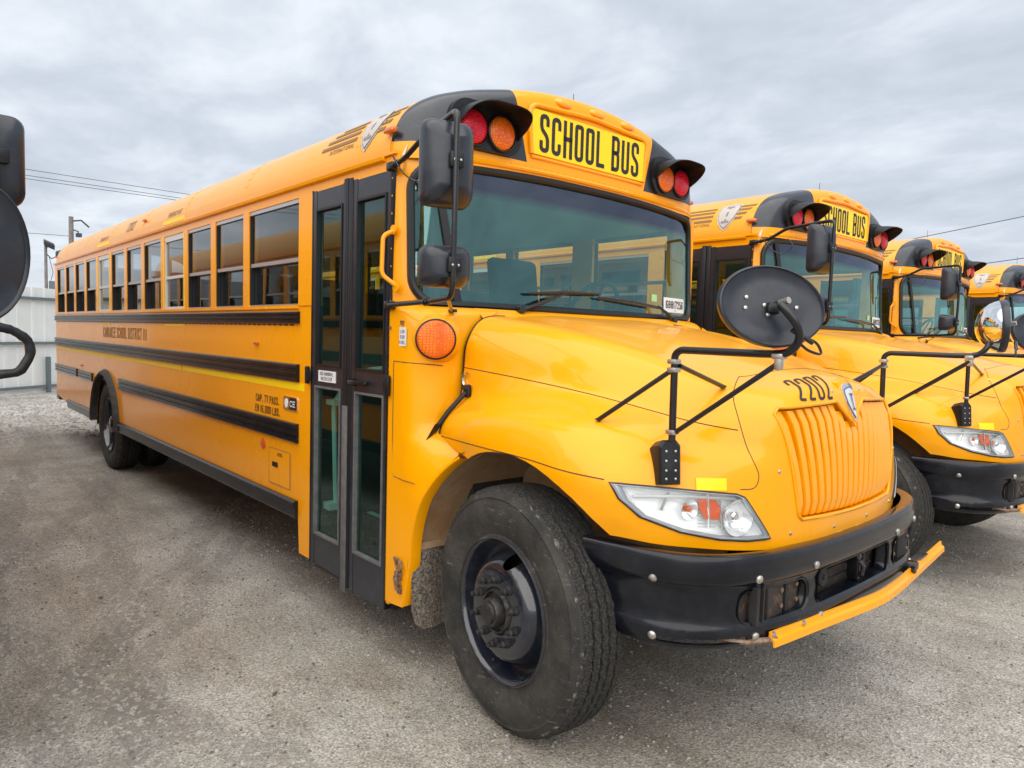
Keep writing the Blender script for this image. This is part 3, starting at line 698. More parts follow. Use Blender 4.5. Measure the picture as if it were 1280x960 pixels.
    m = MB(); m.prism([(-2.035 + .024 * math.cos(t * .5236), 1.197 + .03 * math.sin(t * .5236)) for t in range(12)], lambda a, b, t: (a, t, b), -W - .0095, -W - .004); m.build('badge_shield', 'white_label', bd, recalc=True, smooth=0)
    # round reflector, fuel hatch
    m = MB(); m.lathe([(.036, 0), (.036, .006), (.030, .009), (0, .009)], (-2.405, -W, .895), (0, -1, 0), n=20); m.build('side_reflector', 'reflector_red', bus)
    m = MB()
    hx0, hx1, hz0, hz1 = -2.30, -1.985, .660, .885
    m.box(hx0, hx1, -W - .0045, -W + .003, hz0, hz1); hatch = m.build('fuel_hatch', 'bus_yellow', bus)
    m = MB(); g = .0025
    m.box(hx0 - g, hx0, -W - .006, -W, hz0, hz1); m.box(hx1, hx1 + g, -W - .006, -W, hz0, hz1); m.box(hx0, hx1, -W - .006, -W, hz1, hz1 + g); m.box(hx0, hx1, -W - .006, -W, hz0 - g, hz0)
    m.build('hatch_gap', 'faded_decal', hatch, smooth=0)
    m = MB(); m.box(-2.245, -2.165, -W - .009, -W, .770, .800); m.build('hatch_latch', 'black_plastic', hatch)
    m = MB(); letters(m, 'DIESEL', lambda u, v: (-2.13 + u, -W - .0065, .845 + v), .020, .4, .15, .2); m.build('hatch_lettering', 'decal_black', hatch, smooth=0)
    # side marker lamps
    for (x, z) in ((-2.52, 1.556), (-8.22, 1.125)):
        m = MB(); m.obox((x, -W - .010, z), (.030, 0, 0), (0, .010, 0), (0, 0, .010), None, .006); m.build('side_marker_lamp', 'reflector_red', bus)
    for x, s in ((-5.30, .15), (-9.95, .10)):
        p = roofpt(x, s, .015); m = MB(); m.obox(p, (.036, 0, 0), (0, .012, 0), (0, 0, .012), None, .007); m.build('roof_marker_lamp', 'reflector_red', bus)
    # ---------------------------------------------------------------- rivets
    m = MB()
    def rivet(p, n, r=.0055, h=.003):
        n = Vector(n).normalized(); a = n.cross(Vector((1, .01, .02))).normalized(); b = n.cross(a); p = Vector(p)
        v = [p + (a * math.cos(t) + b * math.sin(t)) * r for t in [k * math.pi / 3 for k in range(6)]] + [p + n * h]
        m.add(v, [(k, (k + 1) % 6, 6) for k in range(6)])
    for x in (-1.835, -1.745):
        z = .34
        while z < 2.42:
            if not (1.665 < z < 1.79 and x < -1.8): rivet((x, -W - (.006 if z > 1.796 else .0), z), (0, -1, 0))
            z += .062 if x < -1.8 else .085
    z = .36
    while z < 2.40: rivet((-.845, -W - .003, z), (0, -1, 0), .005); z += .085
    for k in range(12):
        for s_ in (0,):
            c = PX0 - PP * k
            for z in (1.86, 2.0, 2.14, 2.28, 2.40): rivet((c, -W - .006, z), (0, -1, 0), .0045)
    x = -.95
    while x > XR + .1:
        p = roofpt(x, .085, 0); rivet(p, (0, -1, .1), .0055, .0035)
        if x < -.95 and x > -9.9: pass
        x -= .042 if x > -5 else .07
    for xj in (-1.20, -2.75, -4.05, -5.36, -6.67, -7.98, -9.29):
        s = .12
        while s < 1.25:
            for d in (-.016, .016): rivet(roofpt(xj + d, s, .004), roofpt(xj, s, 1) - roofpt(xj, s, 0), .006, .0035)
            s += .055
    for xj in (-4.14, -6.10, -8.05):
        z = .60
        while z < 1.65:
            if not (.95 < z < 1.10 or 1.27 < z < 1.46): rivet((xj, -W, z), (0, -1, 0), .0045, .002)
            z += .055
    m.build('rivets', 'bus_yellow', bus, smooth=80, kind='stuff')
    # logo on the roof side: stripes, shield, wordmark
    def rp(x, s): return tuple(roofpt(x, s, .003))
    m = MB()
    def strip(x0, x1, s0, s1, sl=0.0):
        m.grid([[rp(x0 + (x1 - x0) * i / 8 + (sl * (s - s0)), s) for i in range(9)] for s in (s0, (s0 + s1) / 2, s1)])
    for i in range(4):
        s0 = .165 + i * .045
        strip(-1.66 + i * .035, -1.26, s0, s0 + .024, .0)
        strip(-1.07 + i * .012, -.985 + i * .028, s0, s0 + .024, .5)
    logo = m.build('side_emblem', 'faded_decal', roof, smooth=0)
    def shield(sc, grow=0.0):
        pts = [(-.115, .12), (-.07, .145), (0, .155), (.07, .145), (.115, .12), (.11, .02), (.085, -.06), (.045, -.125), (0, -.165), (-.045, -.125), (-.085, -.06), (-.11, .02)]
        return [(x * sc, y * sc) for x, y in pts]
    for sc, mn, up in ((.92, 'emblem_silver', .004), (.83, 'emblem_grey', .0055), (.77, 'emblem_silver', .007)):
        m = MB(); P = shield(sc); n = len(P); rings = [[tuple(roofpt(-1.125 + x * q * 1.0, .222 + y * q, up)) for x, y in P] for q in (1, .66, .33, .01)]
        m.grid(rings, closeu=True); m.build('emblem_shield', mn, logo, smooth=0)
    m = MB()
    for a in ((-.010, .010, -.075, .085), (-.035, .035, .075, .095), (-.035, .035, -.085, -.065)):
        m.grid([[tuple(roofpt(-1.125 + x, .222 + y, .0085)) for x in a[:2]] for y in (a[2], (a[2] + a[3]) / 2, a[3])])
    m.build('emblem_letter', 'emblem_grey', logo, smooth=0)
    m = MB(); letters(m, 'INTERNATIONAL', lambda u, v: rp(-1.40 + u, .125 + v), .028, .5, .14, .2); m.build('emblem_lettering', 'faded_decal', logo, smooth=0)

    # ---------------------------------------------------------------- entrance door (two leaves)
    def leaf(x0, x1, zb, hasplate):
        m = MB(); y0, y1 = -W - .004, -W + .03
        fw = .042
        m.box(x0, x0 + fw, y0, y1, zb, 2.445, 'black_paint'); m.box(x1 - fw + .016, x1, y0, y1, zb, 2.445, 'black_paint')
        xa, xb = x0 + fw, x1 - fw + .016
        m.box(xa, xb, y0 + .002, y1, 2.338, 2.445, 'black_paint'); m.box(xa, xb, y0 + .002, y1, 1.335, 1.448, 'black_paint'); m.box(xa, xb, y0 + .002, y1, zb, .462, 'black_paint')
        o = m.build('door_leaf', None, bus)
        for z0, z1 in ((1.448, 2.338), (.462, 1.335)):
            g = MB(); g.add([(xa, -W + .012, z0), (xb, -W + .012, z0), (xb, -W + .012, z1), (xa, -W + .012, z1)], [(0, 1, 2, 3)]); g.build('pane', 'door_glass', o, smooth=0)
            g = MB(); t = .012
            for a, b, c, d in ((xa, xb, z0, z0 + t), (xa, xb, z1 - t, z1), (xa, xa + t, z0 + t, z1 - t), (xb - t, xb, z0 + t, z1 - t)): g.box(a, b, y0 - .006, y1 - .008, c, d)
            g.build('pane_gasket', 'worn_rubber' if z0 < 1 else 'gasket', o)
        return o
    la = leaf(-1.690, -1.312, .285, True); lb = leaf(-1.225, -.862, .245, False)
    m = MB(); m.box(-1.312, -1.270, -W - .016, -W + .02, .235, 2.462, 'gasket', .008); m.box(-1.268, -1.226, -W - .012, -W + .02, .25, 2.46, 'worn_rubber' if False else 'gasket', .008)
    m.box(-1.300, -1.245, -W - .018, -W - .010, .225, 1.25, 'worn_rubber', .003)
    m.build('door_seal', None, bus)
    m = MB(); m.box(-1.705, -1.69, -W - .006, -W + .03, .285, 2.45); m.box(-.862, -.850, -W - .006, -W + .03, .25, 2.45); m.build('door_frame', 'black_metal', bus)
    m = MB(); m.box(-1.215, -1.03, -W - .035, -W - .012, 1.372, 1.396, None, .008); m.box(-1.20, -1.17, -W - .02, -W, 1.366, 1.402); m.build('door_handle', 'black_metal', lb)
    m = MB(); m.box(-1.605, -1.40, -W - .0065, -W - .001, 1.362, 1.425); pl = m.build('door_sticker', 'white_label', la)
    m = MB(); letters(m, 'USE HANDRAIL', lambda u, v: (-1.503 + u, -W - .0075, 1.398 + v), .020, .38, .15, .2); letters(m, 'WATCH STEP', lambda u, v: (-1.503 + u, -W - .0075, 1.370 + v), .020, .38, .15, .2); m.build('sticker_lettering', 'decal_black', pl, smooth=0)
    for x in (-1.725, -.835):
        m = MB(); m.obox((x, -W - .018, 1.39), (.014, 0, 0), (0, .012, 0), (0, 0, .052), None, .008); m.obox((x + (.02 if x < -1.2 else -.02), -W - .014, 1.39), (.02, 0, 0), (0, .010, 0), (0, 0, .03), None, .006); m.build('door_stop', 'black_plastic', bus)
    m = MB(); m.tube(arcpath([(-.83, -W, 2.145), (-.845, -W - .05, 2.12), (-.845, -W - .055, 1.93), (-.80, -W, 1.88)], .03), .011, None, 8); m.lathe([(.024, 0), (.024, .006), (0, .007)], (-.83, -W, 2.15), (0, -1, 0), n=10); m.lathe([(.024, 0), (.024, .006), (0, .007)], (-.80, -W, 1.87), (0, -1, 0), n=10)
    m.build('grab_handle', 'bus_yellow', bus)
    # stairwell and interior
    m = MB()
    m.box(-1.69, -.86, -W + .04, -.45, .24, .26, 'floor_rubber'); m.box(-1.69, -.86, -.86, -.45, .26, .52, 'floor_rubber'); m.box(-1.69, -.86, -.62, -.45, .52, .80, 'floor_rubber')
    m.box(-1.69, -.86, -.47, -.45, .80, 1.0, 'floor_rubber'); m.box(-1.72, -1.69, -W + .04, -.45, .24, 1.30, 'floor_rubber'); m.box(-.86, -.84, -W + .04, -.45, .24, 1.5, 'dark_interior')
    for y, z in ((-1.16, .262), (-.855, .522), (-.615, .802)): m.box(-1.68, -.87, y - .0, y + .035, z, z + .006, 'step_tread')
    m.build('stairwell', None, bus)
    m = MB(); m.box(XR + .04, -.72, -W + .04, W - .04, .96, 1.0, 'floor_rubber'); fl = m.build('cabin_floor', None, bus)
    # punch the stairwell through the floor by building it in two pieces
    bpy.data.objects.remove(fl)
    m = MB(); m.box(XR + .04, -1.72, -W + .04, W - .04, .96, 1.0); m.box(-1.72, -.70, -.45, W - .04, .96, 1.0); m.build('cabin_floor', 'floor_rubber', bus)
    m = MB(); m.grid([[(x, y * .97, 2.44 + (z - 2.50) * .93) for (y, z) in ROOF] for x in (XR + .06, -.80)]); m.build('ceiling_liner', 'ceiling_white', bus)
    for s in (-1, 1):
        m = MB(); m.box(XR + .05, -1.74, s * (W - .035), s * (W - .05), 1.0, 1.79); m.build('inner_wall', 'interior_wall', bus)
    m = MB(); m.tube(arcpath([(-1.62, -1.10, .62), (-1.62, -1.12, 1.25), (-1.60, -.95, 1.42), (-1.60, -.5, 1.45)], .08), .015, 'step_tread', 8); m.box(-1.66, -1.58, -1.16, -1.08, .60, .64, 'step_tread'); m.box(-1.66, -1.56, -1.15, -1.08, 1.22, 1.25, 'step_tread'); m.build('stair_handrail', None, bus)
    m = MB(); m.tube([(-.95, -.98, 1.05), (-1.18, -.60, 1.38)], .013, None, 8); m.build('stair_handrail', 'step_tread', bus)
    m = MB(); m.box(-1.75, -1.72, -W + .06, -.42, 1.0, 1.62); m.build('modesty_panel', 'seat_vinyl', bus)
    m = MB(); m.lathe([(.07, 0), (.07, .03), (.055, .04), (0, .04)], (-1.0, -.63, .93), (0, -1, 0), n=20); m.build('heater_outlet', 'interior_wall', bus)
    # seats
    sx = -2.35; first = None
    for r in range(11):
        for s in (-1, 1):
            if first is None:
                m = MB(); m.box(-.42, 0, -.46, .46, .40, .52, None, .03); m.obox((-.45, 0, .72), (.035, 0, .0), (0, .46, 0), (-.05, 0, .32), None, .03); m.box(-.4, -.36, -.4, -.36, 0, .42); m.box(-.4, -.36, .36, .4, 0, .42); m.box(-.06, -.02, .36, .4, 0, .42)
                first = m.mesh('passenger_seat', 'seat_vinyl')
            o = link('passenger_seat', first, bus); o.location = (sx - r * .655, s * .70, 1.0)
    # driver's area
    m = MB(); m.box(-.30, .22, -.24, .24, .38, .50, None, .04); m.obox((-.30, 0, .84), (.05, 0, 0), (0, .23, 0), (-.06, 0, .40), None, .04); m.box(-.2, .1, -.12, .12, 0, .4); o = m.build('driver_seat', 'dark_interior', bus); o.location = (-1.62, .55, 1.0)
    m = MB(); m.tube([(-1.12 + .10 * math.sin(t), .55 + .22 * math.cos(t), 1.84 + .19 * math.sin(t)) for t in [k * math.pi / 12 for k in range(24)]], .016, None, 8, closed=True)
    m.tube([(-1.12, .55, 1.84), (-.86, .55, 1.55)], .03, None, 8)
    for t in (-.4, 3.5, 1.57): m.tube([(-1.12, .55, 1.84), (-1.12 + .10 * math.sin(t), .55 + .22 * math.cos(t), 1.84 + .19 * math.sin(t))], .010, None, 6)
    m.build('steering_wheel', 'dark_interior', bus)
    m = MB(); m.box(-.98, -.72, -.42, 1.16, 1.35, 1.76, None, .05); m.box(-.92, -.72, -.42, -.30, 1.0, 1.5); m.build('dashboard', 'interior_wall', bus)

    # ---------------------------------------------------------------- cab front wall with windshield
    NC = 64
    def cabp(s, z, off=0.0):
        """s = signed plan parameter: y along the front, bends round the corner past 0.95"""
        a = abs(s); sg = -1 if s < 0 else 1
        L = 0; pts = _pf
        for p, q in zip(pts, pts[1:]):
            d = (q - p).length
            if L + d >= a or q is pts[-1]:
                t = (a - L) / d; c = p.lerp(q, t); dv = (q - p).normalized(); n = Vector((dv.y, -dv.x, 0))
                x, y = c.x + n.x * off, c.y + n.y * off
                return (x - .05 * (z - 1.79) , sg * y, z)
            L += d
    SMAX = sum((b - a).length for a, b in zip(_pf, _pf[1:]))
    # opening: rounded rectangle in (s, z)
    def loopr(w, z0, z1, r, n=40):
        base = rrect(2 * w, z1 - z0, r, 8); out = []
        per = base + [base[0]]; 
        for a, b in zip(per, per[1:]):
            L = math.hypot(b[0] - a[0], b[1] - a[1]); k = max(1, int(L / .06))
            for j in range(k): out.append((a[0] + (b[0] - a[0]) * j / k, a[1] + (b[1] - a[1]) * j / k + (z0 + z1) / 2))
        return out
    WW, WZ0, WZ1, WRr = 1.165, 1.800, 2.475, .13
    inner = loopr(WW, WZ0, WZ1, WRr)
    def topz(s):   # gently arched top edge
        return .035 * (1 - (s / WW)**2)
    def adj(s, z): return z + topz(s) * max(0, (z - 2.1) / (WZ1 - 2.1))
    Z0, Z1 = 1.70, 2.58
    def outerp(s, z):
        # push the inner loop point out to the wall's rectangle
        cz = (WZ0 + WZ1) / 2; tx = s / SMAX; tz = (z - cz) / ((Z1 - cz) if z > cz else (cz - Z0)); q = max(abs(tx), abs(tz)); return (s / q, cz + (z - cz) / q)
    m = MB(); rows = []
    for t in (0, .15, .5, 1.0):
        row = []
        for (s, z) in inner:
            so, zo = outerp(s, z); zz = adj(s, z); ss = s + (so - s) * t; zz = zz + (zo - zz) * t
            row.append(cabp(max(-SMAX, min(SMAX, ss)), zz, 0))
        rows.append(row)
    m.grid(rows, closeu=True); wall = m.mesh('windshield_frame', 'bus_yellow', 40, recalc=True)
    link('windshield_frame', wall, bus)
    m = MB(); m.tube([cabp(s, adj(s, z), .004) for s, z in inner], .021, None, 8, closed=True); m.build('windshield_gasket', 'gasket', bus)
    # glass: centre pane plus a narrow curved pane each corner
    SD = 1.0; SDL = 1.10
    def glass(s0, s1, nm):
        m = MB(); rows = []
        for i in range(13 if s1 - s0 > 1 else 5):
            s = s0 + (s1 - s0) * i / (12 if s1 - s0 > 1 else 4)
            r = WRr; dz = 0
            if abs(s) > WW - r: q = abs(s) - (WW - r); dz = r - math.sqrt(max(0, r * r - q * q))
            rows.append([cabp(s, adj(s, z), -.006) for z in (WZ0 + dz, (WZ0 + WZ1) / 2, 2.33, WZ1 - dz)])
        m.grid(rows); return m.build(nm, 'windshield_glass', bus, smooth=60)
    glass(-SD, SDL, 'windshield_pane'); glass(-WW + .004, -SD, 'corner_pane'); glass(SDL, WW - .004, 'corner_pane')
    def dvs(z): return -(.925 + (z - 1.80) * .175)
    m = MB(); m.grid([[cabp(dvs(z) + d, adj(SD, z), o) for z in (WZ0, 2.0, 2.2, WZ1)] for d, o in ((-.022, -.004), (-.02, .010), (.02, .010), (.022, -.004))]); m.build('windshield_divider', 'gasket', bus, recalc=True)
    # inspection and lot stickers on the glass
    def onglass(u, v, off=.0): return cabp(u, v, off)
    m = MB(); m.grid([[onglass(u, v, -.002) for u in (.755, .85, .955, 1.04)] for v in (1.838, 1.935)]); lot = m.build('lot_sticker', 'white_label', bus, smooth=0)
    m = MB(); letters(m, '68817256', lambda u, v: onglass(.900 + u, 1.864 + v, -.0005), .052, .32, .15, .15); letters(m, 'LOT', lambda u, v: onglass(.900 + u, 1.846 + v, -.0005), .009, .42, .14, .2); m.build('sticker_lettering', 'decal_black', lot, smooth=0)
    m = MB(); m.grid([[onglass(u, v, -.002) for u in (.615, .675)] for v in (1.90, 1.945)]); m.build('green_sticker', 'green_label', bus, smooth=0)
    # wipers
    def wiper(piv, elb, b0, b1):
        m = MB(); m.cyl((piv[0] - .05, piv[1], piv[2] - .0), (piv[0] + .02, piv[1], piv[2] + .01), .022, None, 12); m.tube([piv, ((piv[0] + elb[0]) / 2 + .012, (piv[1] + elb[1]) / 2, (piv[2] + elb[2]) / 2), elb], [.013, .011, .007], None, 8)
        m.tube([b0, ((b0[0] + b1[0]) / 2 + .008, (b0[1] + b1[1]) / 2, (b0[2] + b1[2]) / 2 + .006), b1], [.004, .009, .004], None, 6)
        p0, p1 = Vector(b0), Vector(b1); d = Vector((-.014, 0, -.006)); m.tube([p0 + d, p1 + d], .005, None, 4)
        m.build('wiper', 'black_metal', bus)
    wiper((-.625, -.56, 1.785), (-.632, -.20, 1.905), (-.63, -.49, 1.885), (-.63, .075, 1.913))
    wiper((-.625, .79, 1.78), (-.632, .63, 1.868), (-.63, .06, 1.893), (-.63, .65, 1.862))

    # ---------------------------------------------------------------- front cap
    rows = []; prof = [(-.865, 1.0, 0), (-.80, .998, 0), (-.755, .990, 0), (-.720, .972, 0), (-.700, .948, 0), (-.690, .920, .3), (-.683, .88, .6), (-.680, .83, 1), (-.679, .77, 1), (-.678, .70, 1), (-.677, .6, 1), (-.676, .45, 1), (-.675, .28, 1), (-.675, .12, 1), (-.675, .0, 1)]
    fine = []
    for i in range(len(ROOF) - 1):
        fine.append(ROOF[i]); fine.append(((ROOF[i][0] + ROOF[i + 1][0]) / 2, (ROOF[i][1] + ROOF[i + 1][1]) / 2))
    fine.append(ROOF[-1])
    def capx(y): return frontx(min(abs(y), 1.2)) + .655
    m = MB(); grid = []
    for x, sc, fl in prof:
        row = []
        for (y, z) in fine:
            yy = y * sc; zz = 2.505 + (z - 2.505) * sc
            xx = x + capx(yy) * min(1, max(0, (x + .865) / .12)) * .75
            row.append((xx, yy, zz))
        grid.append(row)
    nr, nc = len(grid), len(fine); V = [p for r in grid for p in r]
    Fy, Fb = [], []
    for i in range(nr - 1):
        for j in range(nc - 1):
            q = (i * nc + j, i * nc + j + 1, (i + 1) * nc + j + 1, (i + 1) * nc + j); c = sum((Vector(V[k]) for k in q), Vector()) / 4
            Fy.append(q)
    m.add(V, Fy, 'bus_yellow'); me = m.mesh('front_cap', None, 50)
    # split along the black / yellow boundary
    bm = bmesh.new(); bm.from_mesh(me); bmesh.ops.remove_doubles(bm, verts=bm.verts, dist=1e-5)
    def bis(co, no):
        bmesh.ops.bisect_plane(bm, geom=bm.faces[:] + bm.edges[:] + bm.verts[:], dist=1e-6, plane_co=co, plane_no=no)
    for s in (-1, 1): bis((0, s * .493, 2.575), (0, s * .97, -.25))
    bis((0, 0, 2.580), (0, 0, 1)); 
    me.materials.append(MATS['black_paint'])
    for f in bm.faces:
        c = f.calc_center_median()
        lim = .493 + (c.z - 2.575) * .2577
        f.material_index = 1 if (abs(c.y) > lim and c.z > 2.580 and c.x > -.870) else 0
    bm.to_mesh(me); bm.free()
    me.shade_smooth(); me.set_sharp_from_angle(angle=R(45))
    cap = link('front_cap', me, bus)
    # eyebrow lip along the lower edge and rivets
    m = MB(); m.tube([(frontx(y) - .045 + .03, y, 2.545 - .03 * (abs(y) / 1.2)**2) for y in [(-1.12 + 2.24 * k / 24) for k in range(25)]], .012, None, 6); m.build('cap_lip', 'bus_yellow', cap)
    m = MB()
    for k in range(46):
        y = -1.08 + 2.16 * k / 45; m.lathe([(.005, 0), (.004, .003), (0, .0035)], (frontx(y) - .020, y, 2.565 - .02 * (abs(y) / 1.2)**2), (1, 0, 0), n=6)
    m.build('cap_rivets', 'bus_yellow', cap, kind='stuff')
    # sign
    SX = -.672
    m = MB(); m.prism([(-.462, 2.632), (.462, 2.632), (.478, 2.868), (-.478, 2.868)], lambda a, b, t: (t, a, b), SX - .01, SX + .004); sg = m.build('school_bus_sign', 'sign_yellow', bus, smooth=0, recalc=True)
    m = MB(); letters(m, 'SCHOOL BUS', lambda u, v: (SX + .006, u, 2.648 + v), .204, .232, .118, .095, True); m.build('sign_lettering', 'decal_black', sg, smooth=0)
    m = MB(); m.tube(arcpath([(SX + .002, -.475, 2.63), (SX + .002, -.50, 2.885), (SX + .004, 0, 2.912), (SX + .002, .50, 2.885), (SX + .002, .475, 2.63)], .07), .013, None, 8); m.tube([(SX - .002, -.47, 2.615), (SX - .002, .47, 2.615)], .008, None, 6); m.build('sign_frame', 'bus_yellow', sg)
    for y in (-.232, .045, .322):
        m = MB(); q = frontx(y); m.add([], []); 
        bm = bmesh.new(); bmesh.ops.create_uvsphere(bm, u_segments=16, v_segments=8, radius=1)
        zz = 2.953 - .10 * y * y; m.addbm(bm, None, Matrix.Translation((-.688, y, zz)) @ Matrix.Rotation(R(-38), 4, 'Y') @ Matrix.Rotation(R(8 * y), 4, 'X') @ Matrix.Diagonal((.020, .066, .030, 1))); m.build('cap_marker_lamp', 'cap_amber', bus, smooth=60)
    # side marker at the corner of the cap
    for s in (-1, 1):
        p = roofpt(-.865, .125, .02); m = MB(); m.obox((p.x, s * -p.y, p.z), (.042, 0, 0), (0, .018, 0), (0, .004, .014), None, .009); m.build('cap_marker_lamp', 'amber_body', bus, smooth=60)
    m = MB(); m.obox((-.855, -W - .006, 2.515), (.055, 0, 0), (0, .012, 0), (0, 0, .006)); m.build('cap_trim', 'bus_yellow', bus)
    # warning lights with hoods
    for s in (-1, 1):
        yc, zc_ = s * .775, 2.695
        m = MB()
        out = [(a, b) for a, b in rrect(.44, .235, .095, 6)]
        m.prism([(yc + a, zc_ + .005 + b) for a, b in out], lambda a, b, t: (t + (frontx(a) + .655) * .6, a, b), -.70, -.655); m.build('light_housing', 'black_plastic', bus, recalc=True)
        for yl, mt in ((s * .690, 'amber_lens'), (s * .868, 'red_lens')):
            m = MB(); xo = -.655 + (frontx(yl) + .655) * .6
            m.lathe([(.092, 0), (.094, .010), (.088, .014), (.086, .006)], (xo, yl, zc_ - .010), (1, 0, 0), 'gasket', 28); wl_ = m.build('warning_light', None, bus)
            m = MB(); m.lathe([(.086, 0), (.080, .012), (.06, .022), (.03, .027), (0, .028)], (xo, yl, zc_ - .010), (1, 0, 0), None, 28); m.build('lens', mt, wl_, smooth=60)
        # hood: an arched visor flaring forward
        m = MB(); N = 30; ra, rb = [], []
        rows = [[] for _ in range(5)]
        for k in range(N + 1):
            a = math.pi * k / N; ca, sa = math.cos(a), math.sin(a)
            w_, h_ = .190, .135
            py = yc + w_ * (abs(ca)**.62) * (1 if ca > 0 else -1); pz = zc_ - .035 + h_ * (sa**.62 if sa > 0 else 0)
            L = .02 + .165 * (max(sa, 0)**.5)
            for i in range(5):
                t = i / 4; rows[i].append((-.665 + (frontx(py) + .655) * .6 + L * t, py + (py - yc) * .02 * t, pz + .012 * t - .03 * t * t * sa))
        m.grid(rows); vm = m.mesh('light_hood', 'black_plastic', 50, recalc=True); vm = solidify(vm, 'light_hood', .005, 0, 50); link('light_hood', vm, bus)
    # aerial
    m = MB(); m.cyl((-1.0, .17, 3.01), (-1.0, .17, 3.17), .0022, None, 6); m.cyl((-1.0, .17, 3.0), (-1.0, .17, 3.025), .016, None, 10); m.build('aerial', 'black_metal', bus)
    return bus

# ------------------------------------------------------------------ front end: hood and fenders as one moulding
# stations (columns): nose centre ... rear; every ring is a height level running round from nose to cowl (door side, y positive here)
HOOD = [
 # bottom edge
 [(.905,0,.865),(.900,.30,.866),(.858,.57,.868),(.805,.73,.88),(.73,.86,.893),(.63,.98,.905),(.50,1.085,.925),(.34,1.16,.92),(.15,1.18,.95),(-.2,1.165,1.08),(-.56,1.10,1.145)],
 [(.912,0,.965),(.905,.30,.965),(.860,.57,.965),(.808,.73,.965),(.735,.87,.97),(.635,.99,.985),(.52,1.105,1.01),(.35,1.168,1.03),(.15,1.186,1.08),(-.2,1.172,1.13),(-.56,1.105,1.155)],
 [(.912,0,1.08),(.904,.30,1.08),(.858,.565,1.08),(.802,.72,1.085),(.725,.86,1.095),(.625,.985,1.11),(.510,1.115,1.135),(.35,1.175,1.148),(.15,1.188,1.165),(-.2,1.178,1.172),(-.56,1.108,1.166)],
 [(.908,0,1.18),(.900,.30,1.18),(.853,.555,1.18),(.790,.70,1.19),(.71,.825,1.20),(.615,.93,1.215),(.50,1.035,1.245),(.33,1.108,1.285),(.15,1.138,1.300),(-.2,1.140,1.296),(-.56,1.088,1.240)],
 [(.902,0,1.25),(.892,.30,1.25),(.848,.540,1.25),(.770,.660,1.262),(.69,.755,1.275),(.60,.84,1.295),(.48,.93,1.325),(.32,.960,1.352),(.15,.972,1.368),(-.2,.990,1.372),(-.56,.995,1.34)],
 [(.894,0,1.305),(.885,.30,1.305),(.842,.532,1.305),(.765,.640,1.315),(.69,.715,1.328),(.60,.775,1.345),(.48,.815,1.368),(.32,.845,1.395),(.15,.875,1.420),(-.2,.93,1.460),(-.56,.975,1.492)],
 [(.880,0,1.385),(.868,.30,1.380),(.828,.515,1.372),(.755,.605,1.380),(.68,.660,1.392),(.59,.710,1.410),(.47,.740,1.440),(.32,.765,1.480),(.15,.805,1.520),(-.2,.885,1.572),(-.56,.962,1.605)],
 [(.858,0,1.455),(.842,.28,1.448),(.795,.465,1.436),(.725,.545,1.445),(.65,.590,1.460),(.57,.625,1.482),(.46,.655,1.515),(.32,.685,1.555),(.15,.725,1.600),(-.2,.815,1.665),(-.56,.900,1.708)],
 [(.805,0,1.500),(.790,.17,1.496),(.750,.29,1.488),(.69,.345,1.497),(.62,.38,1.510),(.55,.405,1.528),(.44,.43,1.558),(.32,.455,1.590),(.15,.49,1.630),(-.2,.555,1.700),(-.56,.62,1.752)],
 [(.755,0,1.520),(.735,0,1.524),(.705,0,1.530),(.66,0,1.538),(.60,0,1.550),(.53,0,1.566),(.43,0,1.590),(.32,0,1.614),(.15,0,1.650),(-.2,0,1.715),(-.56,0,1.765)],
]
def hood_grid(nj=7, ni=6):
    dense = []
    for k, ring in enumerate(HOOD):
        p = ring[1]; dense.append(spline(ring, nj, pre=(p[0], -p[1] - (1e-3 if p[1] == 0 else 0), p[2])))
    cols = []
    for j in range(len(dense[0])):
        c = [d[j] for d in dense]; q = c[-2]
        cols.append(spline(c, ni, post=(q.x, -q.y, q.z)))
    return cols                                   # cols[j][i]
HC = hood_grid()
_hv, _hf = [], []
for s in (-1, 1):
    b = len(_hv); n = len(HC[0])
    for c in HC:
        for p in c: _hv.append((p.x, s * p.y, p.z))
    for j in range(len(HC) - 1):
        for i in range(n - 1):
            q = (b + j * n + i, b + j * n + i + 1, b + (j + 1) * n + i + 1, b + (j + 1) * n + i)
            _hf.append(q if s > 0 else tuple(reversed(q)))
BV = BVHTree.FromPolygons([Vector(v) for v in _hv], _hf)
def dropx(y, z, off=0.0):
    """point on the nose seen straight from the front"""
    h = BV.ray_cast(Vector((3, y, z)), Vector((-1, 0, 0)))
    if h[0] is None: return Vector((.85, y, z))
    n = h[1] if h[1].x > 0 else -h[1]; return h[0] + n * off
def near(p, off=0.0):
    h = BV.find_nearest(Vector(p)); n = h[1]
    c = h[0] - Vector((0, 0, 1.0)); 
    if n.dot(h[0] - Vector((.1, 0, 1.0))) < 0: n = -n
    return h[0] + n * off
def hoodline(i, j0, j1, nj=7, ni=6):
    """dense points along ring i (in dense index) between stations"""
    return [HC[j][i] for j in range(int(j0 * nj), int(j1 * nj) + 1)]

GTOP = [(-.565, 1.395), (-.15, 1.425)]
GRL = [(0, 1.322), (-.125, 1.418), (-.500, 1.402), (-.528, 1.380), (-.436, .988), (-.412, .968), (0, .955)]
HLO = []   # headlight outline set below

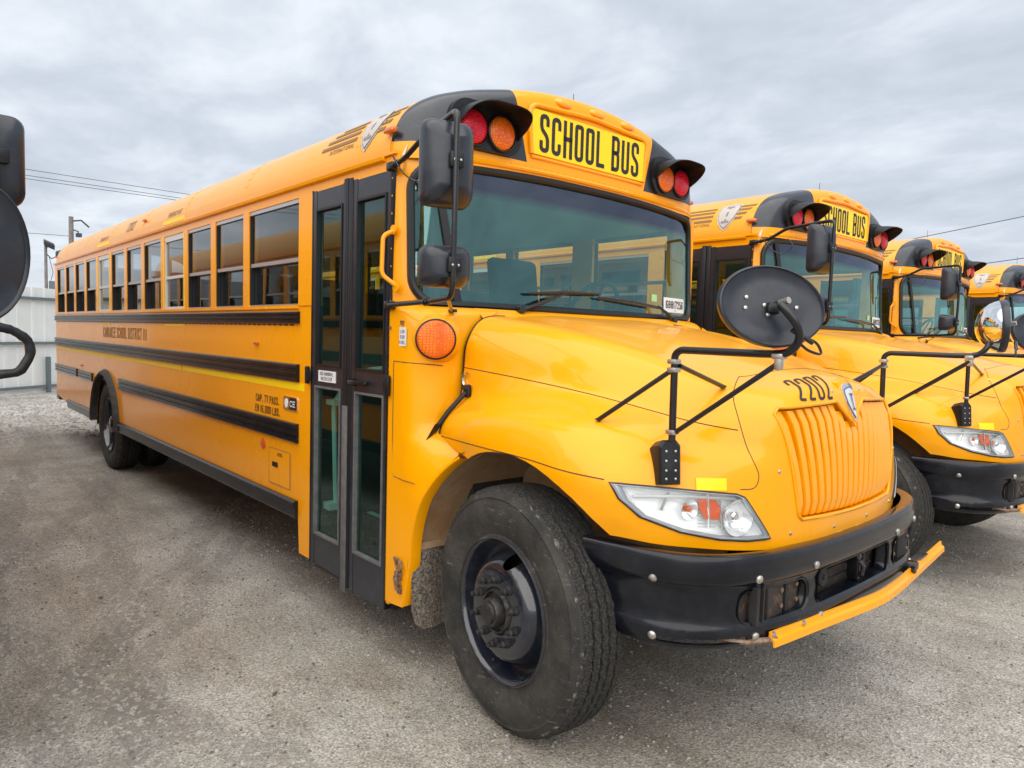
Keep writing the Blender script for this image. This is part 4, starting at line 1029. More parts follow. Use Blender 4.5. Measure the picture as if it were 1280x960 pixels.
def crossview(bus, s, nrm, a0, b0, tilt):
    # crossview mirror on the hood
    cv = bpy.data.objects.new('crossview_mirror', None); COL.objects.link(cv); cv.parent = bus; cv.empty_display_size = .2; my = lambda v: Vector((v[0], v[1] * (-s), v[2]))
    m = MB(); tub = .0135
    post = [(.645, -.945, 1.23), (.645, -.940, 1.29), (.640, -.938, 1.60), (.665, -.94, 1.618), (1.00, -.94, 1.616), (1.075, -.943, 1.620), (1.115, -.95, 1.66), (1.115, -.97, 1.71), (1.085, -.995, 1.755), (1.068, -1.0, 1.772)]
    pp = arcpath(post, .05, 5); m.tube([my(p) for p in pp], tub, None, 12); m.build('crossview_arm', 'black_metal', cv)
    m = MB()
    e1 = near((.35, -1.01, 1.335)); e2 = near((.634, -.594, 1.466))
    for a, b in (((1.045, -.94, 1.590), (.648, -.94, 1.312)), ((.628, -.93, 1.545), tuple(e1 + Vector((0, -.005, .006)))), ((.655, -.925, 1.56), tuple(e2 + Vector((.0, -.004, .008))))):
        m.tube([my(a), my(b)], .0095, None, 8); m.lathe([(.012, 0), (.012, .006), (0, .008)], my(b), (0, 0, 1), n=8)
    m.build('crossview_strut', 'black_metal', cv)
    m = MB()
    for a in ((.640, -.94, 1.575), (.640, -.94, 1.545), (.645, -.94, 1.318), (1.043, -.94, 1.610)):
        m.obox(my(a), (.019, 0, 0), (0, .019, 0), (0, 0, .009), None, .004); m.build('arm_clamp', 'steel', cv); m = MB()
    m.obox(my((1.045, -.945, 1.588)), (.012, 0, 0), (0, .012, 0), (0, 0, .022), None, .005); m.build('arm_clamp', 'steel', cv)
    # base: moulded foot on the fender, flat plate with screws
    bc = near((.60, -1.02, 1.23)); nb2 = Vector((.86, -.50, .10)).normalized(); xx = Vector((0, 0, 1)).cross(nb2).normalized(); zz2 = nb2.cross(xx)
    C0 = Vector((.650, -.957, 1.210))
    def PB(a, b, o): return C0 + xx * a + zz2 * b + nb2 * o
    m = MB(); rows = []
    for o, wi, t0, t1 in ((.012, .036, -.075, .072), (.0, .043, -.082, .080), (-.06, .048, -.085, .070), (-.13, .050, -.085, .02)):
        rows.append([my(PB(a, b, o)) for a, b in [(-wi, t0), (wi, t0), (wi, t1 - .02), (wi * .6, t1), (-wi * .6, t1), (-wi, t1 - .02)]])
    rows.insert(0, [my(PB(a * .1, -.0, .013)) for a in (-.1, .1, .1, .1, -.1, -.1)]); m.grid(rows, closeu=True); m.build('arm_base', 'black_plastic', cv, recalc=True, smooth=30)
    m = MB()
    for a in (-.018, .018):
        for b in (-.06, -.03, .005, .04): m.lathe([(.0048, 0), (.0045, .003), (0, .004)], my(PB(a, b, .013)), my(nb2), n=8)
    m.build('base_screws', 'steel', cv, kind='stuff')
    # oval head
    C1 = Vector((1.02, -.965, 1.768)) if s < 0 else Vector((1.14, -1.06, 1.768)); n3 = Vector(nrm).normalized(); q1 = Vector((0, 0, 1)).cross(n3).normalized(); q2 = n3.cross(q1)
    tl = tilt; A = q1 * math.cos(tl) - q2 * math.sin(tl); B = n3.cross(A)
    def PO(u, v, o): return my(C1 + A * u + B * v + n3 * o)
    
    def ring(sc, o, N=48): return [PO(a0 * sc * math.cos(t), b0 * sc * math.sin(t), o) for t in [2 * math.pi * k / N for k in range(N)]]
    m = MB(); m.grid([ring(1.0, -.022), ring(1.035, -.016), ring(1.045, 0), ring(1.03, .010), ring(1.0, .012), ring(.975, .006), ring(.95, .003), ring(.6, .006), ring(.25, .007), ring(.01, .007)], closeu=True); m.build('oval_housing', 'grey_plastic', cv, smooth=50, recalc=True)
    m = MB(); m.grid([ring(1.0, -.022), ring(.97, -.035), ring(.88, -.058), ring(.70, -.085), ring(.5, -.102), ring(.25, -.113), ring(.01, -.116)], closeu=True); m.build('mirror_glass', 'mirror_glass', cv, smooth=80)
    m = MB()
    for u, v in ((-.090, .012), (-.088, -.022), (.078, .010), (.080, -.024), (-.028, -.002), (-.012, -.030)): m.lathe([(.0065, 0), (.006, .004), (0, .005)], PO(u, v, .008), my(n3), n=8)
    m.build('housing_screws', 'steel', cv, kind='stuff')
    m = MB(); m.obox(PO(.0, -.008, .014), my(A) * .020, my(B) * .016, my(n3) * .012, 'black_plastic', .005); m.cyl(PO(.018, .012, .02), PO(.030, .018, .052), .011, 'steel', 10); m.build('mirror_pivot', None, cv)
    m = MB(); lp = [PO(.06, -.075, .05), PO(.10, -.085, .045), PO(.15, -.10, .04), PO(.165, -.125, .04), PO(.12, -.125, .045), PO(.08, -.105, .05)]; m.tube(spline(lp, 4), .0045, None, 6); m.tube([PO(.055, -.072, .05), PO(.13, -.10, .045)], .008, None, 6); m.build('mirror_cable', 'black_metal', cv)

def make_front(bus):
    bm = bmesh.new()
    for v in _hv: bm.verts.new(v)
    bm.verts.ensure_lookup_table()
    for f in _hf:
        try: bm.faces.new([bm.verts[i] for i in f])
        except ValueError: pass
    bmesh.ops.remove_doubles(bm, verts=bm.verts, dist=1e-5)
    bmesh.ops.recalc_face_normals(bm, faces=bm.faces)
    # arch cut, both sides
    circ = [(.0 + .625 * math.cos(R(a)), .545 + .625 * math.sin(R(a))) for a in range(0, 360, 6)]
    for rg in ((-2, -.6), (.6, 2)):
        cut_prism(bm, circ, 1, rg)
    # grille opening
    for s in (-1, 1):
        cut_prism(bm, [(s * -y, z) for y, z in GRL], 0, (.6, 1.2), .02)
    # headlight openings: seen along an oblique axis is hard to cut, so cut from the front in (y,z)
    hl = [(-.586, .914), (-.69, .916), (-.80, .928), (-.928, .958), (-1.041, 1.011), (-1.098, 1.074), (-1.116, 1.127), (-.922, 1.108), (-.735, 1.088), (-.705, 1.075), (-.657, 1.008)]
    for s in (-1, 1):
        cut_prism(bm, [(s * -y, z) for y, z in hl], 0, (.42, 1.2), .02)
    # make sure normals point out
    me = bpy.data.meshes.new('hood'); bm.to_mesh(me)
    top = max(bm.faces, key=lambda f: f.calc_center_median().z)
    if top.normal.z < 0:
        bmesh.ops.reverse_faces(bm, faces=bm.faces); bm.to_mesh(me)
    bm.free(); me.materials.append(MATS['bus_yellow'])
    me = solidify(me, 'hood', .014, -1, 42)
    hood = link('hood', me, bus)
    # dark panel gaps
    nj, ni = 7, 6
    def gap(pts, r=.0022, name='panel_gap'):
        for s in (1, -1):
            m = MB(); m.tube([(p.x, -p.y * s, p.z) for p in pts], r, None, 5); m.build(name, 'decal_black', hood, smooth=60)
    gap([HC[j][5 * ni] for j in range(int(3.3 * nj), 10 * nj + 1)])
    gap([HC[j][2 * ni] for j in range(6 * nj + 1, 10 * nj + 1)])
    for s in (1, -1):
        m = MB(); m.tube([(p.x - .007, -s * (p.y - .002), p.z - .002) for p in HC[-1][5:47]], .0065, None, 6); m.build('panel_gap', 'decal_black', hood, smooth=60)
    # nose seam
    seam = [Vector(p) for p in ((.600, -.43, 1.512), (.640, -.52, 1.485), (.680, -.60, 1.440), (.728, -.641, 1.37), (.766, -.655, 1.298), (.806, -.650, 1.212), (.828, -.640, 1.142), (.826, -.655, 1.115), (.799, -.719, 1.106))]
    sm = [near(q) for q in spline(seam, 5)]
    gap([Vector((p.x, -p.y, p.z)) for p in sm], .0020)
    tl_ = []
    for k in range(13):
        y = .43 - .43 * k / 12; h = BV.ray_cast(Vector((.600 + .045 * (k / 12)**.6, y, 3)), Vector((0, 0, -1)))
        if h[0]: tl_.append(Vector((h[0].x, abs(h[0].y), h[0].z)))
    gap(tl_, .0018)
    # small nose screws
    m = MB()
    for (y, z) in ((-.60, 1.44), (-.545, 1.165), (-.475, .92), (-.16, .905), (.16, .905), (.475, .92), (.60, 1.44), (.545, 1.165), (-.13, 1.46), (.13, 1.46)):
        p = dropx(y, z); n = (dropx(y, z, .01) - p).normalized(); m.lathe([(.008, 0), (.0075, .003), (.004, .005), (0, .0055)], p, n, n=10)
    m.build('nose_screws', 'steel', hood, kind='stuff')

    # ------------------------------------------------------------ grille
    m = MB(); N = 24; rows = []
    for i in range(N + 1):
        y = -.60 + 1.2 * i / N; rows.append([(dropx(y * .97, z).x - .056, y, z) for z in (.93, 1.0, 1.1, 1.2, 1.3, 1.36, 1.43)])
    m.grid(rows); gr = m.build('grille', 'bus_yellow', bus, recalc=True)
    # return edge of the opening + soft lip
    edge = [(-y, z) for y, z in GRL] + [(y, z) for y, z in reversed(GRL[1:-1])]
    E2 = []
    for i in range(len(edge)):
        a, b = edge[i], edge[(i + 1) % len(edge)]; k = max(1, int(math.hypot(b[0] - a[0], b[1] - a[1]) / .03))
        for j in range(k): E2.append((a[0] + (b[0] - a[0]) * j / k, a[1] + (b[1] - a[1]) * j / k))
    m = MB(); m.grid([[tuple(dropx(y, z) + Vector((o, 0, 0))) for y, z in E2] for o in (.0, -.055)], closeu=True); m.build('grille_surround', 'bus_yellow', gr, recalc=True)
    m = MB(); m.tube([tuple(dropx(y, z)) for y, z in E2], .0075, None, 6, closed=True); m.build('grille_lip', 'bus_yellow', gr, smooth=60)
    def topz(y):
        a = abs(y)
        if a < .125: return 1.322 + (1.418 - 1.322) * a / .125
        return 1.418 + (1.400 - 1.418) * (a - .125) / .375
    NS = 18
    for k in range(NS):
        t = (k + .5) / NS * 2 - 1; yt, yb = t * .520, t * .432
        zt = topz(yt) - .013; zb = .955 + abs(yb) / .41 * .013 + .010
        m = MB(); rows = []
        for i in range(9):
            f = i / 8; z = zb + (zt - zb) * f; y = yb + (yt - yb) * f; hw = .0286 * (.83 + .17 * f)
            end = .012 if i in (0, 8) else 0
            q = (z - .97) / .42; xa, xb, xc = [dropx(yb + (yt - yb) * w, zz).x for w, zz in ((0, .97), (.5, 1.18), (1, 1.39))]; X = xa + (-3 * xa + 4 * xb - xc) * q + (2 * xa - 4 * xb + 2 * xc) * q * q
            rows.append([(X - .052, y - hw * .84, z), (X - .007 - end, y - hw * .84, z), (X - .003 - end, y - hw * .76, z), (X - .0025 - end, y - hw * .1, z), (X - .003 - end, y + hw * .62, z), (X - .006 - end, y + hw * .70, z), (X - .052, y + hw * .70, z)])
        m.grid(rows); m.add(rows[-1], [tuple(range(7))]); m.add(rows[0], [tuple(range(7))]); m.build('grille_slat', 'bus_yellow', gr, smooth=28, recalc=True)
    # emblem on the nose
    sh = [(0, -.088), (.020, -.055), (.040, -.005), (.050, .040), (.050, .062), (.030, .072), (0, .078), (-.030, .072), (-.050, .062), (-.050, .040), (-.040, -.005), (-.020, -.055)]
    em = None
    for sc, mn, d0, d1 in ((1.22, 'bus_yellow', -.03, .002), (1.0, 'chrome', -.01, .009), (.80, 'shield_blue', .0, .0105), (.72, 'shield_silver', .0, .012)):
        m = MB(); P = [(y * sc, 1.415 + z * sc) for y, z in sh]; base = dropx(0, 1.415); m.prism(P, lambda a, b, t: (base.x + t - (b - 1.415) * .30 - abs(a) * .15, a, b), d0, d1)
        o = m.build('nose_emblem' if em is None else 'emblem_shield', mn, em or bus, smooth=0, recalc=True); em = em or o
    m = MB(); 
    def ef(u, v): return (base.x + .0130 - (v) * .30, u, 1.415 + v)
    for a, b, c, d in ((-.004, .004, -.03, .03), (-.014, .014, .026, .034), (-.012, .012, -.036, -.028)): m.add([ef(a, c), ef(b, c), ef(b, d), ef(a, d)], [(0, 1, 2, 3)])
    m.build('emblem_letter', 'shield_blue', em, smooth=0)
    # CE engine-maker badge behind the fender
    m = MB(); P = near((-.53, -.975, 1.435), .006); t = [math.radians(a) for a in range(50, 311, 20)]
    m.tube([P + Vector((.022 * math.cos(a), -.004, .030 * math.sin(a))) for a in t], .0075, None, 6); m.build('engine_badge', 'chrome', bus)
    # unit number on the hood lip
    _tr = {}
    def hn(u, v):
        """lies on the nose: v metres up the face and back over the lip, measured along the surface"""
        y = round(-.262 + u + .48 * v, 4)
        if y not in _tr:
            tr = []; o = Vector((.40, y, 1.20))
            for k in range(60):
                a = R(4 + 80 * k / 59); h = BV.ray_cast(o, Vector((math.cos(a), 0, math.sin(a))))
                if h[0] is not None and h[0].z > 1.405: tr.append(h[0] + (h[1] if h[1].z > 0 else -h[1]) * .0025)
            _tr[y] = tr
        tr = _tr[y]; acc = 0; v = max(v, 0); st = max(0, 1.428 - tr[0].z)
        for a, b in zip(tr, tr[1:]):
            d = (b - a).length
            if acc + d >= v + st: return tuple(a.lerp(b, (v + st - acc) / d))
            acc += d
        return tuple(tr[-1])
    # ------------------------------------------------------------ headlights
    for s in (-1, 1):
        HL = [(-.587, .914), (-.69, .915), (-.80, .927), (-.928, .957), (-1.042, 1.010), (-1.100, 1.074), (-1.118, 1.128), (-.922, 1.109), (-.735, 1.089), (-.705, 1.076), (-.658, 1.008)]
        def dens(P, st=.02):
            out = []
            for i in range(len(P)):
                a, b = P[i], P[(i + 1) % len(P)]; k = max(1, int(math.hypot(b[0] - a[0], b[1] - a[1]) / st))
                for j in range(k): out.append((a[0] + (b[0] - a[0]) * j / k, a[1] + (b[1] - a[1]) * j / k))
            return out
        D = dens(HL)
        def hp(y, z, off=0.0):
            p = dropx(y, z, off); return (p.x, -s * y * 1.0 if False else (p.y if s < 0 else -p.y), p.z)
        cy, cz = -.84, 1.03
        # bezel
        m = MB(); rows = []
        for q, off in ((1.0, -.004), (1.0, .006), (.965, .010), (.93, .004), (.90, -.010)):
            row = []
            for y, z in D:
                yy = cy + (y - cy) * q; zz = cz + (z - cz) * (q if q == 1 else q - .02); row.append(hp(yy, zz, off))
            rows.append(row)
        m.grid(rows, closeu=True); hl = m.build('headlight', 'bezel_grey', bus, smooth=50, recalc=True)
        m = MB(); m.tube([hp(y, z, .003) for y, z in D], .005, None, 6, closed=True); m.build('headlight_gasket', 'gasket', hl)
        # bowl
        m = MB(); rows = []
        for q, off in ((.93, .0), (.91, -.018), (.86, -.036), (.5, -.046), (.01, -.046)):
            rows.append([hp(cy + (y - cy) * q, cz + (z - cz) * q, off) for y, z in D])
        m.grid(rows, closeu=True); m.build('headlight_bowl', 'bowl_white', hl, recalc=True)
        def at(y, z, off): return Vector(hp(y, z, off))
        m = MB(); c = at(-.735, 1.005, -.050); ax = Vector((1, -.30 if s < 0 else .30, 0))
        m.lathe([(.02, .0), (.045, .012), (.062, .032), (.070, .050)], c, ax, 'reflector_silver', 28); m.lathe([(.018, .0), (.018, .03), (.012, .036), (0, .036)], c, ax, 'chrome', 16); m.build('high_beam', None, hl)
        m = MB(); c = at(-.905, 1.04, -.044); m.lathe([(.012, .0), (.028, .012), (.038, .030)], c, ax, 'reflector_silver', 24); m.lathe([(.010, 0), (.010, .026), (0, .03)], c, ax, 'amber_body', 12); m.build('turn_signal', None, hl)
        m = MB()
        P = [(-.795, .995), (-.845, 1.0), (-.868, 1.045), (-.858, 1.078), (-.80, 1.07), (-.785, 1.03)]
        m.add([at(y, z, -.022) for y, z in P], [tuple(range(len(P)))]); m.build('side_reflector', 'reflector_red', hl, smooth=0)
        m = MB()
        for y0 in (-.775, -.665): m.tube([at(y0, .955, -.03), at(y0 - .01, 1.065, -.03)], .004, 'chrome', 6)
        m.tube([at(-.66, .95, -.03), at(-.74, .952, -.03), at(-.79, .975, -.03)], .005, 'white_frame', 6)
        m.tube([at(-1.06, 1.08, -.02), at(-.90, 1.085, -.02), at(-.70, 1.068, -.02)], .006, 'white_frame', 6)
        for q in range(7): m.tube([at(-.80 + q * .002, .965 + q * .015, -.036), at(-.865 + q * .001, .965 + q * .015, -.036)], .003, 'white_frame', 4)
        m.tube([at(-.98, 1.03, -.02), at(-.95, 1.10, -.02)], .006, 'chrome', 5); m.tube([at(-.83, .965, -.02), at(-.83, 1.10, -.02)], .0045, 'chrome', 5)
        m.build('headlight_ribs', None, hl)
        m = MB(); rows = []
        for q, off in ((.965, .009), (.8, .012), (.5, .014), (.2, .015), (.01, .015)): rows.append([hp(cy + (y - cy) * q, cz + (z - cz) * q, off) for y, z in D])
        m.grid(rows, closeu=True); m.build('lens', 'clear_lens', hl, smooth=60)
    # fender reflector strips
    for s in (-1, 1):
        m = MB(); m.grid([[tuple((lambda p: Vector((p.x, p.y * (1 if s < 0 else -1), p.z)))(near((x, y, z), .003))) for x, y, z in ((.770, -.768, zz), (.740, -.815, zz), (.705, -.868, zz + .002))] for zz in (1.104, 1.126, 1.150)]); m.build('reflective_strip', 'reflective_yellow', bus, smooth=0)

    # ------------------------------------------------------------ dark engine bay, chassis and liners
    m = MB(); m.box(-.55, .62, -.55, .55, .72, 1.34); m.box(.62, .80, -.50, .50, .62, 1.36); m.build('engine_bay', 'rusty_dark', bus)
    m = MB(); m.box(XR + .3, .72, -.46, -.36, .50, .74); m.box(XR + .3, .72, .36, .46, .50, .74); m.box(XR + .06, -1.75, -W + .05, W - .05, .90, .955); m.box(-1.75, -.70, -.44, W - .05, .90, .955)
    m.box(-6.0, -5.2, -1.10, -.5, .46, .88); m.box(-3.2, -2.1, -1.12, -.55, .45, .88); m.box(-3.3, -2.2, .5, 1.1, .45, .88); m.box(-6.1, -4.9, .5, 1.1, .45, .88); m.cyl((-8.8, -.62, .62), (-1.9, -.62, .66), .06, None, 10); m.cyl((-6.7, 0, .55), (-.6, 0, .62), .07, None, 10); m.box(-7.9, -7.2, -1.1, 1.1, .70, .9); m.box(-9.8, -8.1, -1.0, 1.0, .62, .9)  # unseen tank, tray, pipe and shaft volumes added to deepen the shade underneath
    m.box(-4.9, -3.4, -1.05, -.5, .42, .86); m.box(-4.6, -3.6, .5, 1.05, .45, .85); m.box(-9.3, -8.1, -.35, .35, .5, .8)
    m.box(-.70, -.56, -.9, 1.15, .45, 1.5)
    m.box(-.35, .35, -.1, .1, .42, .62); m.cyl((-6.94, -1.0, .50), (-6.94, 1.0, .50), .09, None, 12); m.cyl((0, -.95, .46), (0, .95, .46), .055, None, 10); m.cyl((-6.94, -.16, .50), (-6.94, .16, .50), .2, None, 16)
    m.build('chassis', 'underbody', bus)
    for s in (-1, 1):
        m = MB(); rows = []
        for a in range(42, 184, 6):
            ca, sa = math.cos(R(a)), math.sin(R(a)); r = .66
            rows.append([(r * ca * (1 if ca > 0 else 1.02), s * y, min(.545 + r * sa, 1.30 if y < .9 else 1.24)) for y in (1.155 if a > 95 else 1.08, 1.0, .8, .56)])
        m.grid(rows); m.build('wheel_liner', 'liner_dirt', bus, recalc=True)
        m = MB(); m.box(-.68, .66, s * .55, s * .565, .55, 1.22); m.build('wheel_liner', 'liner_dirt', bus)
        m = MB(); m.tube([(-.50, s * 1.02, 1.02), (-.35, s * 1.0, 1.12), (.1, s * .98, 1.165), (.4, s * .95, 1.10)], .016, None, 6); m.build('liner_rib', 'liner_dirt', bus)
        # mud flap
        m = MB(); rows = []
        for z in (.60, .45, .3, .235, .20):
            w = 0 if z > .24 else (.02 if z > .21 else .06)
            rows.append([(-.655 + .012 * math.sin(i * 1.4) + (.5 - z) * .04, s * (1.195 - w - (.40 - 2 * w) * i / 6), z) for i in range(7)])
        m.grid(rows); me2 = solidify(m.mesh('mud_flap', 'mudflap', 40, recalc=True), 'mud_flap', .010, 0); link('mud_flap', me2, bus)
        m = MB(); m.box(-.668, -.642, s * .78, s * 1.20, .598, .632); m.build('flap_bracket', 'liner_dirt', bus)
        # rear wheel housings
        m = MB(); rows = []
        for a in range(-5, 186, 10): rows.append([(-6.94 + .63 * math.cos(R(a)), s * y, .50 + .63 * math.sin(R(a))) for y in (1.19, .5)])
        m.grid(rows); m.build('wheel_housing', 'underbody', bus, recalc=True)

    # ------------------------------------------------------------ cowl between cab and hood
    for s in (-1, 1):
        flat = [(-.86, 1.222), (-.80, 1.222), (-.75, 1.222), (-.70, 1.221), (-.65, 1.220), (-.58, 1.218), (-.50, 1.214), (-.42, 1.208)]
        plan = {
          .30: flat, .50: flat, .75: flat, .92: flat[:5] + [(-.58, 1.213), (-.50, 1.203), (-.42, 1.190)],
          1.06: [(-.86, 1.222), (-.79, 1.222), (-.74, 1.221), (-.69, 1.219), (-.64, 1.208), (-.57, 1.190), (-.49, 1.168), (-.40, 1.145)],
          1.13: [(-.86, 1.222), (-.78, 1.221), (-.72, 1.219), (-.67, 1.213), (-.63, 1.194), (-.575, 1.165), (-.51, 1.130), (-.41, 1.095)],
          1.175: [(-.86, 1.222), (-.78, 1.221), (-.72, 1.218), (-.668, 1.204), (-.63, 1.180), (-.59, 1.140), (-.545, 1.09), (-.47, 1.04)],
          1.20: [(-.86, 1.222), (-.78, 1.221), (-.72, 1.218), (-.667, 1.201), (-.63, 1.172), (-.60, 1.127), (-.575, 1.07), (-.54, 1.00)],
          1.30: [(-.86, 1.222), (-.78, 1.221), (-.72, 1.217), (-.665, 1.197), (-.625, 1.155), (-.600, 1.100), (-.585, 1.03), (-.575, .95)],
          1.50: [(-.86, 1.222), (-.78, 1.221), (-.72, 1.215), (-.665, 1.190), (-.625, 1.140), (-.600, 1.08), (-.590, 1.02), (-.585, .93)],
          1.62: [(-.86, 1.222), (-.78, 1.222), (-.71, 1.215), (-.650, 1.185), (-.607, 1.135), (-.588, 1.075), (-.584, 1.01), (-.584, .92)],
          1.72: [(-.86, 1.222), (-.78, 1.220), (-.72, 1.208), (-.66, 1.175), (-.62, 1.12), (-.602, 1.05), (-.594, .96), (-.59, .86)],
          1.765: [(-.86, 1.221), (-.79, 1.213), (-.735, 1.19), (-.685, 1.145), (-.645, 1.08), (-.620, .99), (-.605, .88), (-.595, .75)],
          1.785: [(-.865, 1.214), (-.805, 1.195), (-.755, 1.16), (-.715, 1.10), (-.685, 1.02), (-.66, .93), (-.645, .82), (-.64, .70)],
        }
        rows = []
        zs = sorted(plan)
        ctl = [[Vector((x, s * y, z)) for x, y in plan[z]] for z in zs]
        dn = [spline(r, 5) for r in ctl]; cols = [spline([d[j] for d in dn], 4) for j in range(len(dn[0]))]
        m = MB(); m.grid(cols); me3 = m.mesh('cowl_panel', 'bus_yellow', 50, recalc=True)
        bm = bmesh.new(); bm.from_mesh(me3); rg = (-2, -.9) if s < 0 else (.9, 2)
        cut_prism(bm, [(.645 * math.cos(R(a)), .545 + .645 * math.sin(R(a))) for a in range(0, 360, 5)], 1, rg)
        cut_prism(bm, [(-.705, .25), (-.30, .25), (-.30, .56), (-.650, .56)], 1, rg)
        cut_prism(bm, [(-.90, .22), (-.60, .22), (-.60, .318), (-.86, .296)], 1, rg)
        bm.to_mesh(me3); bm.free(); me3 = solidify(me3, 'cowl_panel', .010, -1 if True else 0, 50); link('cowl_panel', me3, bus)
        # rolled inner edge of the arch
        m = MB(); rows = []
        for a in range(180, 116, -4):
            ca, sa = math.cos(R(a)), math.sin(R(a)); yo = 1.216 if a > 150 else 1.216 - .05 * (150 - a) / 34
            rows.append([(r * ca, s * y, .545 + r * sa) for r, y in ((.650, yo + .003), (.640, yo + .002), (.636, yo - .006), (.638, yo - .06))])
        for r, y in ((0, 0),): rows.insert(0, [(-.702 + o, s * yy, .315) for o, yy in ((0, 1.219), (.010, 1.218), (.014, 1.210), (.012, 1.156))])
        m.grid(rows); m.build('wheel_arch_lip', 'bus_yellow', bus, recalc=True, smooth=50)
        if s > 0:
            m = MB(); m.box(-.86, -.80, 1.19, 1.218, .53, 1.80); m.build('cowl_filler', 'bus_yellow', bus)
        else:
            m = MB(); m.box(-.858, -.826, -1.217, -1.19, .285, 1.79); m.build('door_post', 'bus_yellow', bus)
        # seam lines
        m = MB(); m.tube([(-.805, s * 1.2235, 1.513), (-.72, s * 1.2185, 1.511), (-.665, s * 1.193, 1.508), (-.62, s * 1.143, 1.505), (-.59, s * 1.083, 1.50)], .0018, None, 4)
        m.tube([(-.805, s * 1.223, 1.513), (-.805, s * 1.223, 1.2), (-.805, s * 1.22, .965), (-.79, s * 1.222, .945), (-.70, s * 1.225, .94), (-.60, s * 1.225, .94)], .0018, None, 4)
        m.build('panel_gap', 'decal_black', bus)
        # side turn lamp
        c = Vector((-.596, s * 1.122, 1.626)); n = Vector((.80, s * .60, -.02)).normalized()
        m = MB(); m.lathe([(.120, -.030), (.108, -.008), (.099, .006), (.096, .008)], c, n, 'bus_yellow', 32); m.lathe([(.098, .0), (.098, .020), (.088, .024)], c, n, 'gasket', 32); tl = m.build('turn_lamp', None, bus)
        m = MB(); m.lathe([(.090, .018), (.088, .034), (.078, .042), (.05, .046), (0, .047)], c, n, None, 36); m.build('lens', 'turn_amber', tl, smooth=60)
        # A-post mouldings
    m = MB(); rows = []
    for x, z in ((-.64, 1.80), (-.625, 1.79), (-.60, 1.775), (-.56, 1.745), (-.52, 1.70)): rows.append([(x, y, z - .014) for y in [-.86 + 1.72 * k / 20 for k in range(21)]])
    m.grid(rows); m.build('cowl_top', 'bus_yellow', bus, recalc=True)
    m = MB(); m.box(-.845, -.83, -W - .008, -W, 1.668, 1.682); m.obox((-.735, -W - .004, 1.700), (.008, 0, 0), (0, .005, 0), (0, 0, .010)); m.build('cowl_screw', 'rusty_steel', bus)
    m = MB(); m.box(-.757, -.703, -W - .0035, -W + .002, 1.588, 1.678); st = m.build('cowl_sticker', 'white_label', bus)
    m = MB()
    for i, tx in enumerate(('LOW', 'ESR', 'FUEL')): letters(m, tx, lambda u, v, i=i: (-.730 + u, -W - .005, 1.650 - i * .026 + v), .016, .5, .16, .2)
    m.build('sticker_lettering', 'shield_blue', st, smooth=0)
    # hood latch strap
    p0 = near((-.505, -.985, 1.378), .015); p1 = Vector((-.580, -1.135, 1.185))
    m = MB(); m.obox(p0, (.020, 0, .004), (0, .014, 0), (-.004, 0, .030), None, .008); m.tube([p0, p0.lerp(p1, .5) + Vector((0, -.012, 0)), p1], .012, None, 8); m.obox(p1 + Vector((-.005, -.01, -.015)), (.014, -.004, .012), (0, .014, 0), (-.03, -.01, -.05), None, .008); m.lathe([(.012, 0), (.010, .006), (0, .008)], p0 + Vector((.002, -.014, .012)), (0, -1, 0), n=10)
    m.build('hood_latch', 'black_plastic', bus)
    p0 = Vector((p0.x, -p0.y, p0.z)); p1 = Vector((p1.x, -p1.y, p1.z)); m = MB(); m.obox(p0, (.020, 0, .004), (0, .014, 0), (-.004, 0, .030), None, .008); m.tube([p0, p1], .012, None, 8); m.obox(p1, (.014, 0, .012), (0, .014, 0), (-.03, 0, -.05), None, .008); m.build('hood_latch', 'black_plastic', bus)
    # rusty door catch near the step
    m = MB(); y = -W - .010
    m.tube([(-.755, y, .545), (-.69, y - .012, .548), (-.675, y - .012, .515), (-.70, y - .012, .490), (-.73, y, .50), (-.755, y, .545)], .0075, None, 6); m.tube([(-.712, y, .50), (-.712, y - .02, .46), (-.706, y - .012, .40)], .013, None, 8); m.obox((-.715, y - .004, .468), (.024, 0, 0), (0, .010, 0), (0, 0, .020), None, .006); m.obox((-.706, y, .40), (.012, 0, 0), (0, .008, 0), (0, 0, .022), None, .004)
    m.build('door_catch', 'rusty_steel', bus)

    # ------------------------------------------------------------ front bumper
    BP = [(.958, 0), (.955, .22), (.945, .46), (.912, .70), (.845, .88), (.75, .99), (.62, 1.055), (.50, 1.09), (.385, 1.118)]
    bp = spline([(x, y, 0) for x, y in BP], 8, pre=(.955, -.22, 0))
    prof = [(-.060, .870), (-.014, .874), (-.004, .870), (.001, .858), (.004, .835), (.004, .790), (-.003, .775), (-.012, .764), (-.014, .70), (-.013, .63), (-.005, .612), (-.004, .58), (-.012, .552), (-.030, .536), (-.075, .527)]
    full = [Vector((p.x, -p.y, 0)) for p in reversed(bp[1:])] + bp
    rows = []
    for i, p in enumerate(full):
        a = full[max(i - 1, 0)]; b = full[min(i + 1, len(full) - 1)]; d = (b - a).normalized(); n = Vector((d.y, -d.x, 0))
        if n.dot(p - Vector((-.2, 0, 0))) < 0: n = -n
        ay = abs(p.y); lift = .025 * (ay / 1.1)**2
        row = []
        for o, z in prof:
            # end of the bumper is cut back toward the tyre at the bottom
            t = (.87 - z) / .35; q = p + n * o
            e = max(0, (0.72 - p.x) / .335); q = Vector((q.x + t * .15 * e, q.y * (1 - .05 * t * e), 0))
            row.append((q.x, q.y, z + lift * (1 - t * .6)))
        rows.append(row)
    dense = []
    for r in rows: dense.append([tuple(v) for v in spline(r, 2)])
    bm = bmesh.new(); V = [[bm.verts.new(v) for v in r] for r in dense]
    for i in range(len(V) - 1):
        for j in range(len(V[0]) - 1): bm.faces.new((V[i][j], V[i][j + 1], V[i + 1][j + 1], V[i + 1][j]))
